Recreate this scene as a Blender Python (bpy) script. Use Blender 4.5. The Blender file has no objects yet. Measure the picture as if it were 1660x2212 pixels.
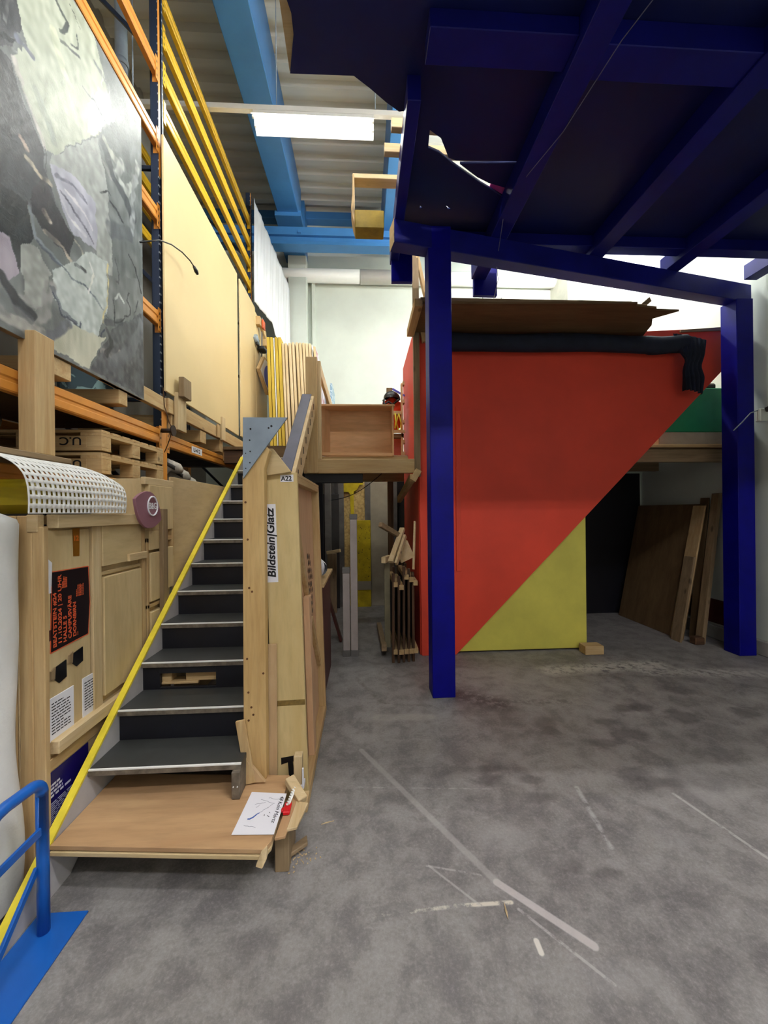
import bpy, bmesh, math, random
import numpy as np
from mathutils import Vector, Matrix
random.seed(7)
SC = bpy.context.scene
COL = SC.collection
R = math.radians

# ---------------------------------------------------------------- camera, world, exposure
FPX = 831.0                                   # focal length in pixels of the 1660 wide frame
cam_data = bpy.data.cameras.new('camera')
cam_data.sensor_fit = 'HORIZONTAL'
cam_data.sensor_width = 36.0
cam_data.lens = 36.0 * FPX / 1660.0
cam_data.clip_start = 0.02
cam = bpy.data.objects.new('camera', cam_data)
COL.objects.link(cam)
_y, _r = R(3.1), R(0.6)
_fw = Vector((math.sin(_y), math.cos(_y), 0)); _rt = Vector((math.cos(_y), -math.sin(_y), 0)); _up = Vector((0, 0, 1))
_r2 = _rt * math.cos(_r) - _up * math.sin(_r); _u2 = _up * math.cos(_r) + _rt * math.sin(_r)
_m = Matrix((_r2, _u2, -_fw)).transposed().to_4x4()
_m.translation = Vector((0, 0, 1.66))
cam.matrix_world = _m
SC.camera = cam

world = bpy.data.worlds.new('hall_air'); SC.world = world; world.use_nodes = True
world.node_tree.nodes['Background'].inputs[0].default_value = (0.80, 0.86, 1.0, 1)
world.node_tree.nodes['Background'].inputs[1].default_value = 0.45
TUBE_POWER = 130.0                             # radiance of the fluorescent tubes
TUBE_EDGE = 650.0                             # bare tube by the far right wall
TUBE_STAIR = 210.0                            # lamp above the stair
TUBE_BARE = 290.0                             # bare tubes above the blue deck
TUBE_BACK = 410.0                              # tubes of the hall behind the camera
SC.view_settings.view_transform = 'Standard'
SC.view_settings.look = 'None'
SC.view_settings.gamma = 1.0
SC.view_settings.use_curve_mapping = False
SC.view_settings.exposure = 0.0

# ---------------------------------------------------------------- colour and materials
def lin(c):
    o = []
    for v in c:
        v /= 255.0
        o.append(v / 12.92 if v <= 0.04045 else ((v + 0.055) / 1.055) ** 2.4)
    return (o[0], o[1], o[2], 1.0)

class NT:
    """small helper to write node trees"""
    def __init__(s, name, rough=0.6, metallic=0.0, spec=0.4):
        s.m = bpy.data.materials.new(name); s.m.use_nodes = True
        s.t = s.m.node_tree; s.bsdf = s.t.nodes['Principled BSDF']
        s.bsdf.inputs['Roughness'].default_value = rough
        s.bsdf.inputs['Metallic'].default_value = metallic
        s.bsdf.inputs['Specular IOR Level'].default_value = spec
    def n(s, kind, **kw):
        nd = s.t.nodes.new(kind)
        for k, v in kw.items():
            if k.startswith('i_'):
                key = k[2:]
                key = int(key) if key.isdigit() else key.replace('_', ' ')
                if hasattr(v, 'is_linked') or isinstance(v, bpy.types.NodeSocket): s.t.links.new(v, nd.inputs[key])
                else: nd.inputs[key].default_value = v
            else: setattr(nd, k, v)
        return nd
    def link(s, a, b): s.t.links.new(a, b)
    def math(s, op, a, b=None, c=None, clamp=False):
        nd = s.t.nodes.new('ShaderNodeMath'); nd.operation = op; nd.use_clamp = clamp
        for i, v in enumerate((a, b, c)):
            if v is None: continue
            if isinstance(v, bpy.types.NodeSocket): s.t.links.new(v, nd.inputs[i])
            else: nd.inputs[i].default_value = v
        return nd.outputs[0]
    def mix(s, f, a, b, mode='MIX'):
        nd = s.t.nodes.new('ShaderNodeMix'); nd.data_type = 'RGBA'; nd.blend_type = mode
        for k, v in ((0, f), (6, a), (7, b)):
            if isinstance(v, bpy.types.NodeSocket): s.t.links.new(v, nd.inputs[k])
            else: nd.inputs[k].default_value = v
        return nd.outputs[2]
    def coord(s, scale=(1, 1, 1), jitter=True):
        tc = s.n('ShaderNodeTexCoord')
        mp = s.n('ShaderNodeMapping'); mp.inputs['Scale'].default_value = scale
        if jitter:
            oi = s.n('ShaderNodeObjectInfo')
            v = s.n('ShaderNodeVectorMath', operation='SCALE'); v.inputs[0].default_value = (37.0, 53.0, 71.0)
            s.link(oi.outputs['Random'], v.inputs['Scale'])
            a = s.n('ShaderNodeVectorMath', operation='ADD'); s.link(tc.outputs['Object'], a.inputs[0]); s.link(v.outputs[0], a.inputs[1])
            s.link(a.outputs[0], mp.inputs['Vector'])
        else: s.link(tc.outputs['Object'], mp.inputs['Vector'])
        return mp.outputs[0]
    def noise(s, vec, scale, detail=4, rough=0.55, dist=0.0):
        nd = s.n('ShaderNodeTexNoise'); s.link(vec, nd.inputs['Vector'])
        nd.inputs['Scale'].default_value = scale; nd.inputs['Detail'].default_value = detail
        nd.inputs['Roughness'].default_value = rough; nd.inputs['Distortion'].default_value = dist
        return nd.outputs[0]
    def ramp(s, f, a, b):
        return s.math('MULTIPLY', s.math('SUBTRACT', f, a), 1.0 / (b - a), clamp=True)
    def bump(s, h, strength=0.2, dist=0.01):
        nd = s.n('ShaderNodeBump'); nd.inputs['Strength'].default_value = strength; nd.inputs['Distance'].default_value = dist
        s.link(h, nd.inputs['Height']); s.link(nd.outputs[0], s.bsdf.inputs['Normal'])
    def color(s, v):
        if isinstance(v, bpy.types.NodeSocket): s.link(v, s.bsdf.inputs['Base Color'])
        else: s.bsdf.inputs['Base Color'].default_value = v
        return s.m

_cache = {}
def wood(key, c1, c2, axis='z', rough=0.6, knots=True, stretch=14.0):
    k = (key, axis)
    if k in _cache: return _cache[k]
    t = NT('%s_grain_%s' % (key, axis), rough, spec=0.25)
    i = 'xyz'.index(axis)
    sc = [stretch] * 3; sc[i] = 0.9
    v = t.coord(tuple(sc))
    f = t.noise(v, 1.5, 5, 0.6, 0.4)
    f2 = t.noise(v, 7.0, 3, 0.6)
    c = t.mix(t.ramp(f, 0.32, 0.70), lin(c1), lin(c2))
    c = t.mix(t.math('MULTIPLY', t.ramp(f2, 0.45, 0.75), 0.28), c, lin([x * 0.78 for x in c2]))
    if knots:
        ks = [3.4] * 3; ks[i] = 1.5
        vo = t.n('ShaderNodeTexVoronoi'); t.link(t.coord(tuple(ks)), vo.inputs['Vector']); vo.inputs['Scale'].default_value = 1.6
        kn = t.math('SUBTRACT', 1.0, t.ramp(vo.outputs['Distance'], 0.06, 0.13))
        c = t.mix(t.math('MULTIPLY', kn, 0.7), c, lin([x * 0.55 for x in c2]))
    t.color(c); t.bump(f2, 0.12, 0.004)
    _cache[k] = t.m
    return t.m
def pine(a='z'): return wood('pine', (200, 173, 128), (178, 145, 98), a)
def pale(a='z'): return wood('pale_spruce', (212, 190, 150), (195, 168, 124), a)
def grey_wood(a='z'): return wood('weathered_timber', (150, 128, 98), (120, 100, 74), a)
def dark_wood(a='z'): return wood('stained_timber', (96, 70, 50), (64, 46, 34), a)
def ply(a='z'): return wood('birch_plywood', (208, 186, 142), (196, 171, 126), a, knots=False, stretch=5.0)
def ply_red(a='z'): return wood('red_plywood', (194, 158, 116), (174, 136, 98), a, knots=False, stretch=6.0)
def cabinet_ply(a='z'): return wood('cabinet_plywood', (234, 188, 142), (216, 164, 116), a, knots=False, stretch=6.0)
def brown(a='z'): return wood('brown_board', (120, 96, 66), (98, 76, 52), a, knots=False, stretch=6.0)

def flat(key, c, rough=0.6, var=0.12, scale=6.0, metallic=0.0, spec=0.4, bump=0.0, dark=None):
    if key in _cache: return _cache[key]
    t = NT(key, rough, metallic, spec)
    v = t.coord((1, 1, 1))
    f = t.noise(v, scale, 5, 0.6)
    d = dark if dark else [x * (1 - var * 2) for x in c]
    t.color(t.mix(t.ramp(f, 0.3, 0.75), lin(d), lin(c)))
    if bump: t.bump(t.noise(v, scale * 12, 3, 0.6), bump, 0.003)
    _cache[key] = t.m
    return t.m
def emit(key, c, s):
    t = NT(key); t.bsdf.inputs['Emission Color'].default_value = c; t.bsdf.inputs['Emission Strength'].default_value = s
    t.color((1, 1, 1, 1)); return t.m

# ---------------------------------------------------------------- mesh builder
class MB:
    def __init__(s): s.bm = bmesh.new(); s.mi = 0
    def _mark(s, faces):
        for f in faces: f.material_index = s.mi
    def hexa(s, P, bev=0.003):
        """eight corners: bottom ring then top ring"""
        vs = [s.bm.verts.new(p) for p in P]
        idx = [(0, 3, 2, 1), (4, 5, 6, 7), (0, 1, 5, 4), (1, 2, 6, 5), (2, 3, 7, 6), (3, 0, 4, 7)]
        fs = [s.bm.faces.new([vs[i] for i in q]) for q in idx]
        bmesh.ops.recalc_face_normals(s.bm, faces=fs)
        s._mark(fs)
        if bev:
            es = list({e for f in fs for e in f.edges})
            r = bmesh.ops.bevel(s.bm, geom=es, offset=bev, segments=1, profile=0.5, affect='EDGES', clamp_overlap=True)
            s._mark(r['faces'])
        return s
    def box(s, x0, x1, y0, y1, z0, z1, bev=0.003):
        return s.hexa([(x0, y0, z0), (x1, y0, z0), (x1, y1, z0), (x0, y1, z0), (x0, y0, z1), (x1, y0, z1), (x1, y1, z1), (x0, y1, z1)], bev)
    def bar(s, p, q, w, h, up=(0, 0, 1), bev=0.003):
        p, q = Vector(p), Vector(q); d = (q - p).normalized(); u = Vector(up)
        side = d.cross(u)
        if side.length < 1e-4: side = d.cross(Vector((0, 1, 0)))
        side.normalize(); u = side.cross(d).normalized()
        a, b = side * w / 2, u * h / 2
        return s.hexa([p - a - b, p + a - b, p + a + b, p - a + b, q - a - b, q + a - b, q + a + b, q - a + b], bev)
    def prism(s, pts, vec, bev=0.0):
        v = Vector(vec)
        a = [s.bm.verts.new(Vector(p)) for p in pts]; b = [s.bm.verts.new(Vector(p) + v) for p in pts]
        n = len(pts)
        fs = [s.bm.faces.new(a), s.bm.faces.new(list(reversed(b)))]
        for i in range(n): fs.append(s.bm.faces.new([a[(i + 1) % n], a[i], b[i], b[(i + 1) % n]]))
        bmesh.ops.recalc_face_normals(s.bm, faces=fs)
        s._mark(fs)
        if bev:
            es = list({e for f in fs for e in f.edges})
            r = bmesh.ops.bevel(s.bm, geom=es, offset=bev, segments=2, profile=0.5, affect='EDGES', clamp_overlap=True); s._mark(r['faces'])
        return s
    def tube(s, pts, r, seg=10, caps=True):
        pts = [Vector(p) for p in pts]; rings = []
        ref = Vector((0.123, 0.31, 0.94)).normalized()
        for i, p in enumerate(pts):
            d = (pts[min(i + 1, len(pts) - 1)] - pts[max(i - 1, 0)]).normalized()
            a = d.cross(ref)
            if a.length < 0.05: a = d.cross(Vector((1, 0, 0)))
            a.normalize(); b = d.cross(a).normalized()
            rr = r[i] if isinstance(r, (list, tuple)) else r
            rings.append([s.bm.verts.new(p + a * rr * math.cos(2 * math.pi * k / seg) + b * rr * math.sin(2 * math.pi * k / seg)) for k in range(seg)])
        fs = []
        for i in range(len(rings) - 1):
            for k in range(seg):
                fs.append(s.bm.faces.new([rings[i][k], rings[i][(k + 1) % seg], rings[i + 1][(k + 1) % seg], rings[i + 1][k]]))
        if caps: fs += [s.bm.faces.new(list(reversed(rings[0]))), s.bm.faces.new(rings[-1])]
        bmesh.ops.recalc_face_normals(s.bm, faces=fs)
        s._mark(fs)
        if seg > 6:
            for f in fs:
                if len(f.verts) == 4: f.smooth = True
        return s
    def grid(s, fn, nu, nv, smooth=True, skip=None):
        vs = [[s.bm.verts.new(fn(i / nu, j / nv)) for j in range(nv + 1)] for i in range(nu + 1)]
        for i in range(nu):
            for j in range(nv):
                if skip and skip(i, j): continue
                f = s.bm.faces.new([vs[i][j], vs[i + 1][j], vs[i + 1][j + 1], vs[i][j + 1]])
                f.material_index = s.mi; f.smooth = smooth
        return s
    def build(s, name, mat, parent=None, origin=None, solid=0.0):
        bmesh.ops.remove_doubles(s.bm, verts=s.bm.verts, dist=1e-6)
        xs = [v.co for v in s.bm.verts]
        if origin is None:
            origin = Vector(((min(v.x for v in xs) + max(v.x for v in xs)) / 2, (min(v.y for v in xs) + max(v.y for v in xs)) / 2, min(v.z for v in xs)))
        origin = Vector(origin)
        bmesh.ops.translate(s.bm, verts=s.bm.verts, vec=-origin)
        me = bpy.data.meshes.new(name); s.bm.to_mesh(me); s.bm.free()
        for m in (mat if isinstance(mat, (list, tuple)) else [mat]): me.materials.append(m)
        o = bpy.data.objects.new(name, me); COL.objects.link(o)
        if parent:
            o.parent = parent
            o.location = wloc(parent).inverted() @ origin
        else: o.location = origin
        if solid:
            md = o.modifiers.new('thickness', 'SOLIDIFY'); md.thickness = solid; md.offset = 0
        return o

def wloc(o):
    m = Matrix.Translation(o.location)
    return (wloc(o.parent) @ m) if o.parent else m
def tag(o, label=None, cat=None, group=None, kind=None):
    if label: o['label'] = label
    if cat: o['category'] = cat
    if group: o['group'] = group
    if kind: o['kind'] = kind
    return o
def thing(name, loc, label, cat, group=None):
    o = bpy.data.objects.new(name, None); COL.objects.link(o); o.location = loc
    o.empty_display_size = 0.1
    return tag(o, label, cat, group)
def dup(root, loc, rotz=None, label=None):
    r = root.copy(); COL.objects.link(r); r.location = loc
    if rotz is not None: r.rotation_euler.z = rotz
    if label: r['label'] = label
    for ch in list(root.children):
        c = ch.copy(); COL.objects.link(c); c.parent = r
        for g in list(ch.children):
            d = g.copy(); COL.objects.link(d); d.parent = c
    return r
def struct(name, mb, mat, **kw):
    return tag(mb.build(name, mat, **kw), kind='structure')
def lettering(body, size, mat, parent, origin, xdir, ydir, name='lettering', bold=0.0, align='LEFT', shear=0.0, spacing=1.0, line=1.0, wide=1.0):
    cu = bpy.data.curves.new(name, 'FONT'); cu.body = body; cu.size = size; cu.offset = bold; cu.extrude = 0.0006
    cu.align_x = align; cu.shear = shear; cu.space_character = spacing; cu.space_line = line
    tmp = bpy.data.objects.new('tmp', cu); COL.objects.link(tmp)
    dg = bpy.context.evaluated_depsgraph_get()
    me = bpy.data.meshes.new_from_object(tmp.evaluated_get(dg))
    bpy.data.objects.remove(tmp)
    x, y = Vector(xdir).normalized(), Vector(ydir).normalized(); z = x.cross(y)
    M = Matrix((x, y, z)).transposed().to_4x4() @ Matrix.Diagonal((wide, 1, 1, 1))
    me.transform(M); me.name = name
    me.materials.clear(); me.materials.append(mat)
    o = bpy.data.objects.new(name, me); COL.objects.link(o)
    if parent:
        o.parent = parent; o.location = wloc(parent).inverted() @ Vector(origin)
    else: o.location = origin
    return o
def print_lines(mb, o, xdir, ydir, rows, pitch, length, h, seed=1, indent=0.0):
    """rows of short printed dashes, the words of a text too small to read"""
    rnd = random.Random(seed); o, x, y = Vector(o), Vector(xdir).normalized(), Vector(ydir).normalized(); nrm = x.cross(y) * 0.0004
    for r in range(rows):
        c = indent; end = length * (1 - (rnd.random() * 0.12 if r % 7 else 0.4))
        while c < end:
            w = min(rnd.uniform(0.012, 0.035) * length / 0.15, end - c)
            p = o + x * c - y * (r * pitch)
            mb.prism([p, p + x * w, p + x * w + y * h, p + y * h], nrm)
            c += w + 0.006 * length / 0.15
    return mb
# ---------------------------------------------------------------- material palette
M_white_wall = flat('white_plaster', (212, 220, 210), 0.8, 0.03, 1.2)
M_white = flat('white_enamel', (235, 236, 232), 0.45, 0.02, 3)
M_steel_blue = flat('blue_steel_paint', (66, 128, 190), 0.4, 0.05, 2.0)
def rack_material():
    t = NT('perforated_blue_steel', 0.42)
    tc = t.n('ShaderNodeTexCoord'); sp = t.n('ShaderNodeSeparateXYZ'); t.link(tc.outputs['Object'], sp.inputs[0])
    fz = t.math('FRACT', t.math('MULTIPLY', sp.outputs[2], 13.333))
    row = t.math('MULTIPLY', t.math('GREATER_THAN', fz, 0.40), t.math('LESS_THAN', fz, 0.62))
    ay = t.math('ABSOLUTE', sp.outputs[1])
    col = t.math('MULTIPLY', t.math('GREATER_THAN', ay, 0.026), t.math('LESS_THAN', ay, 0.036))
    ax = t.math('ABSOLUTE', t.math('SUBTRACT', sp.outputs[0], 0.0))
    side = t.math('MULTIPLY', t.math('LESS_THAN', ax, 0.007), t.math('GREATER_THAN', ay, 0.040))
    f = t.math('MULTIPLY', row, t.math('MAXIMUM', col, side))
    t.color(t.mix(f, lin((34, 46, 66)), lin((190, 196, 200))))
    return t.m
M_rack_blue = flat('dark_blue_steel', (34, 46, 66), 0.42, 0.1, 5)
M_rack_slot = rack_material()
M_orange = flat('orange_beam_paint', (228, 152, 64), 0.33, 0.06, 4, spec=0.5)
M_yellow_beam = flat('yellow_beam_paint', (238, 190, 38), 0.28, 0.05, 4, spec=0.55)
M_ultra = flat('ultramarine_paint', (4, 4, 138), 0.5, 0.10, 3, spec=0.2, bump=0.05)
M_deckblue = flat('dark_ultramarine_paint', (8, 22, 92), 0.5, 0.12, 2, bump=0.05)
M_lit_blue = flat('lit_ultramarine_paint', (16, 22, 128), 0.5, 0.10, 3, spec=0.25, bump=0.05)  # brighter than the deck panel: light on joists, blocking and beam painted in
M_red = flat('red_wall_paint', (232, 72, 48), 0.6, 0.05, 1.5, bump=0.08)
M_yellow_panel = flat('yellow_panel_paint', (218, 208, 92), 0.6, 0.06, 2.2, bump=0.1)
M_green = flat('green_paint', (30, 140, 92), 0.5, 0.06, 3)
M_black_film = flat('film_faced_black_ply', (62, 63, 62), 0.42, 0.12, 5, spec=0.5)
M_black_riser = flat('black_riser_ply', (26, 26, 34), 0.4, 0.15, 4)
M_ply_edge = flat('worn_ply_edge', (132, 120, 104), 0.7, 0.2, 20)
M_alu = flat('bright_aluminium', (244, 244, 240), 0.35, 0.02, 10)
M_galv = flat('galvanised_grey', (146, 160, 172), 0.5, 0.06, 6)
M_stringer = flat('off_white_board', (196, 192, 192), 0.6, 0.06, 5)
M_strip = flat('yellow_edge_tape', (244, 222, 62), 0.5, 0.08, 9)
M_black = flat('black_plastic', (16, 17, 20), 0.4, 0.1, 6)
M_black_foil = flat('black_foil', (14, 15, 22), 0.25, 0.1, 6, spec=0.6)
M_black_cloth = flat('black_cloth', (24, 33, 54), 0.8, 0.15, 8, bump=0.2)
M_fabric = flat('white_fleece_cover', (232, 233, 230), 0.9, 0.03, 5, bump=0.35)
M_mesh = flat('white_foam_sheet', (240, 240, 236), 0.7, 0.02, 5)
M_paper = flat('white_paper', (236, 236, 242), 0.7, 0.01, 2)
M_ink = flat('black_ink', (24, 24, 28), 0.7, 0.05, 5)
M_blue_ink = flat('blue_ink', (70, 100, 170), 0.7, 0.05, 5)
M_poster = flat('poster_black', (22, 12, 20), 0.45, 0.05, 4)
M_poster_ink = flat('poster_orange', (222, 96, 58), 0.5, 0.03, 4)
M_signblue = flat('sign_blue', (24, 14, 96), 0.45, 0.05, 3)
M_sign_white = flat('sign_white', (206, 206, 222), 0.5, 0.02, 3)
M_mauve = flat('mauve_lacquer', (150, 104, 116), 0.55, 0.05, 3)
M_cart_blue = flat('cart_blue_enamel', (24, 96, 186), 0.35, 0.05, 4, spec=0.5)
M_fibre = flat('beige_fibreboard', (224, 200, 148), 0.45, 0.02, 1.2, spec=0.5)
M_sheet = flat('white_plastic_film', (238, 241, 246), 0.35, 0.02, 3, bump=0.2)
M_olive = flat('yellow_tub_plastic', (150, 132, 18), 0.4, 0.05, 3)
M_redcloth = flat('bright_red_fabric', (236, 72, 30), 0.7, 0.06, 6)
M_yellow_band = flat('yellow_webbing', (232, 222, 70), 0.6, 0.05, 6)
M_yellow_dusty = flat('dusty_yellow_paint', (216, 190, 18), 0.6, 0.12, 7)
M_grey_board = flat('grey_beige_board', (176, 166, 146), 0.6, 0.08, 3)
M_dark_board = flat('dark_grey_board', (54, 50, 48), 0.6, 0.15, 4)
M_steel_post = flat('dull_steel_grey', (112, 108, 104), 0.5, 0.12, 5)
M_grey_post = flat('lilac_grey_paint', (166, 154, 148), 0.6, 0.06, 5)
M_dark_red = flat('dark_red_board', (92, 44, 38), 0.5, 0.1, 4)
M_handrail = flat('slate_grey_rubber', (70, 70, 92), 0.5, 0.08, 6)
M_wall_dark = flat('dim_hall_wall', (150, 146, 138), 0.8, 0.06, 1)
M_concrete_curb = flat('concrete_curb', (170, 168, 160), 0.8, 0.1, 5)
M_violet = flat('violet_paint', (92, 92, 210), 0.5, 0.04, 4)
M_brown_tape = flat('brown_parcel_tape', (150, 96, 22), 0.3, 0.12, 5)
M_red_plastic = flat('red_plastic', (222, 24, 36), 0.35, 0.05, 4)
M_pink = flat('pink_board', (244, 70, 170), 0.6, 0.05, 4)

def osb_material():
    t = NT('chipped_osb', 0.65)
    v = t.coord((1, 1, 1))
    vo = t.n('ShaderNodeTexVoronoi'); t.link(v, vo.inputs['Vector']); vo.inputs['Scale'].default_value = 26
    f = t.noise(v, 16, 4, 0.7)
    c = t.mix(t.ramp(f, 0.3, 0.7), lin((186, 152, 88)), lin((216, 190, 128)))
    c = t.mix(t.math('MULTIPLY', t.ramp(vo.outputs['Distance'], 0.45, 0.75), 0.4), c, lin((120, 92, 48)))
    return t.color(c)
M_osb = osb_material()

def floor_material():
    t = NT('worn_concrete', 0.55, spec=0.35)
    tc = t.n('ShaderNodeTexCoord'); v = tc.outputs['Object']
    sep = t.n('ShaderNodeSeparateXYZ'); t.link(v, sep.inputs[0]); X, Y = sep.outputs[0], sep.outputs[1]
    big = t.noise(v, 0.9, 6, 0.62, 0.6); mid = t.noise(v, 5.5, 8, 0.7, 0.3); fine = t.noise(v, 70, 8, 0.8)
    c = t.mix(t.ramp(big, 0.30, 0.72), lin((98, 95, 93)), lin((138, 134, 130)))
    c = t.mix(t.math('MULTIPLY', t.ramp(mid, 0.40, 0.72), 0.42), c, lin((182, 178, 176)))
    c = t.mix(t.math('MULTIPLY', t.ramp(mid, 0.52, 0.34), 0.42), c, lin((92, 89, 92)))
    c = t.mix(t.math('MULTIPLY', t.ramp(fine, 0.50, 0.70), 0.26), c, lin((200, 196, 194)))
    c = t.mix(t.math('MULTIPLY', t.ramp(fine, 0.48, 0.30), 0.30), c, lin((74, 72, 76)))
    brk = t.noise(v, 14, 5, 0.7)
    def seg(ax, ay, bx, by, w, soft, col, amt, broken=0.0):
        nonlocal c
        dx, dy = bx - ax, by - ay; L2 = dx * dx + dy * dy
        h = t.math('DIVIDE', t.math('ADD', t.math('MULTIPLY', t.math('SUBTRACT', X, ax), dx), t.math('MULTIPLY', t.math('SUBTRACT', Y, ay), dy)), L2, clamp=True)
        ex = t.math('SUBTRACT', t.math('SUBTRACT', X, ax), t.math('MULTIPLY', h, dx))
        ey = t.math('SUBTRACT', t.math('SUBTRACT', Y, ay), t.math('MULTIPLY', h, dy))
        d = t.math('SQRT', t.math('ADD', t.math('MULTIPLY', ex, ex), t.math('MULTIPLY', ey, ey)))
        m = t.math('SUBTRACT', 1.0, t.ramp(d, w, w + soft))
        if broken: m = t.math('MULTIPLY', m, t.ramp(brk, broken, broken + 0.12))
        c = t.mix(t.math('MULTIPLY', m, amt), c, lin(col))
    def spot(x, y, rx, ry, col, amt):
        nonlocal c
        a = t.math('DIVIDE', t.math('SUBTRACT', X, x), rx); b = t.math('DIVIDE', t.math('SUBTRACT', Y, y), ry)
        d = t.math('SQRT', t.math('ADD', t.math('MULTIPLY', a, a), t.math('MULTIPLY', b, b)))
        d = t.math('ADD', d, t.math('MULTIPLY', t.math('SUBTRACT', mid, 0.5), 1.4))
        c = t.mix(t.math('MULTIPLY', t.math('SUBTRACT', 1.0, t.ramp(d, 0.55, 1.15)), amt), c, lin(col))
    seg(0.58, 1.69, 0.86, 1.42, 0.014, 0.006, (208, 200, 198), 0.6, 0)
    seg(-0.03, 2.69, 0.58, 1.69, 0.012, 0.01, (176, 172, 168), 0.45, 0)
    seg(0.37, 1.60, 0.61, 1.60, 0.006, 0.005, (214, 206, 190), 0.85, 0.4)
    seg(0.02, 1.58, 0.37, 1.60, 0.005, 0.005, (206, 200, 186), 0.8, 0.52)
    seg(0.52, 1.73, 0.28, 1.79, 0.003, 0.004, (190, 186, 182), 0.5, 0.4)
    seg(0.29, 1.79, 0.47, 1.60, 0.003, 0.004, (188, 184, 180), 0.5, 0.35)
    seg(0.63, 1.57, 0.86, 1.30, 0.004, 0.004, (196, 190, 188), 0.5, 0.38)
    seg(1.79, 2.15, 1.90, 1.72, 0.006, 0.006, (196, 192, 188), 0.55, 0.4)
    seg(0.65, 1.45, 0.65, 1.41, 0.008, 0.005, (226, 220, 210), 0.8, 0)
    seg(-0.06, 2.33, 0.74, 2.26, 0.003, 0.004, (176, 172, 168), 0.5, 0.45)
    seg(1.26, 2.24, 1.20, 1.83, 0.006, 0.012, (190, 188, 186), 0.5, 0.42)
    seg(0.84, 3.45, 1.16, 3.25, 0.05, 0.12, (70, 60, 62), 0.75, 0.4)
    seg(1.16, 3.27, 1.77, 3.25, 0.02, 0.04, (84, 78, 78), 0.6, 0.45)
    seg(-0.09, 3.86, 0.16, 3.33, 0.012, 0.02, (96, 90, 84), 0.6, 0.42)
    seg(0.16, 3.33, 0.56, 3.26, 0.008, 0.014, (96, 90, 84), 0.5, 0.42)
    seg(1.92, 3.89, 3.12, 3.95, 0.05, 0.12, (196, 192, 184), 0.65, 0.4)
    seg(2.90, 3.79, 3.95, 3.65, 0.05, 0.1, (190, 186, 180), 0.55, 0.42)
    seg(0.11, 3.11, 0.52, 3.08, 0.03, 0.04, (176, 170, 162), 0.35, 0.3)
    spot(1.38, 2.93, 0.1, 0.1, (64, 58, 60), 0.42)
    spot(1.39, 2.82, 0.08, 0.07, (64, 58, 60), 0.42)
    spot(1.88, 2.91, 0.1, 0.08, (64, 58, 60), 0.42)
    spot(1.97, 2.74, 0.16, 0.09, (64, 58, 60), 0.42)
    spot(1.71, 2.65, 0.12, 0.06, (64, 58, 60), 0.42)
    spot(2.16, 3.10, 0.12, 0.07, (64, 58, 60), 0.42)
    spot(2.33, 3.09, 0.12, 0.08, (64, 58, 60), 0.42)
    spot(2.53, 2.94, 0.16, 0.12, (64, 58, 60), 0.42)
    spot(2.87, 3.38, 0.12, 0.08, (64, 58, 60), 0.42)
    spot(1.69, 2.33, 0.16, 0.07, (64, 58, 60), 0.42)
    spot(1.78, 2.24, 0.16, 0.06, (64, 58, 60), 0.42)
    spot(0.77, 2.33, 0.1, 0.06, (64, 58, 60), 0.42)
    spot(1.01, 2.32, 0.1, 0.04, (64, 58, 60), 0.42)
    spot(0.99, 2.17, 0.1, 0.06, (64, 58, 60), 0.42)
    spot(0.80, 2.44, 0.12, 0.04, (64, 58, 60), 0.42)
    spot(0.96, 1.75, 0.07, 0.05, (64, 58, 60), 0.42)
    spot(1.09, 1.70, 0.08, 0.03, (64, 58, 60), 0.42)
    spot(3.08, 2.96, 0.14, 0.1, (64, 58, 60), 0.42)
    spot(1.53, 1.86, 0.1, 0.07, (184, 180, 180), 0.16)
    spot(0.70, 1.92, 0.16, 0.1, (184, 180, 180), 0.16)
    spot(0.86, 1.32, 0.2, 0.06, (184, 180, 180), 0.16)
    spot(2.04, 2.19, 0.2, 0.15, (184, 180, 180), 0.16)
    t.color(c)
    t.link(t.math('ADD', t.math('MULTIPLY', mid, 0.3), 0.36), t.bsdf.inputs['Roughness'])
    t.bump(fine, 0.12, 0.004)
    return t.m
# ================================================================ THE SETTING
RX = 4.50          # wall on the side of the blue posts
BY = 8.30          # back wall
LX = -3.30         # hall wall behind the racking
RZ = 8.02          # underside of the roof sheeting
m = MB(); m.box(LX, RX, -5.0, BY, -0.08, 0.0, 0); struct('floor', m, floor_material(), origin=(0, 0, 0))
m = MB(); m.box(LX, RX + 0.2, BY, BY + 0.2, -0.08, 8.4, 0); struct('wall_back', m, M_white_wall)
m = MB(); m.box(RX, RX + 0.2, -5.0, BY, -0.08, 8.4, 0); struct('wall_right', m, M_white_wall)
m = MB(); m.box(LX - 0.2, LX, -5.0, BY, -0.08, 8.4, 0); struct('wall_left', m, M_wall_dark)

# trapezoidal roof sheets, ribs along x
t = NT('roof_sheet_coating', 0.5, spec=0.4)
t.color(t.mix(t.noise(t.coord((0.4, 3, 3)), 2.0, 3), lin((196, 196, 184)), lin((220, 220, 210))))
M_roof = t.m
m = MB(); prof = []
y = -5.0
while y < BY:
    prof += [(y, 0.0), (y + 0.115, 0.0), (y + 0.15, 0.085), (y + 0.265, 0.085)]
    y += 0.30
prof = [p for p in prof if p[0] <= BY] + [(BY, 0.0)]
a = [m.bm.verts.new((LX, p[0], RZ + p[1])) for p in prof]; b = [m.bm.verts.new((RX, p[0], RZ + p[1])) for p in prof]
for i in range(len(prof) - 1): m.bm.faces.new([a[i], b[i], b[i + 1], a[i + 1]])
m.box(LX - 0.2, RX + 0.2, -5.0, BY + 0.2, RZ + 0.22, RZ + 0.32, 0)
struct('ceiling', m, M_roof)

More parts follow.
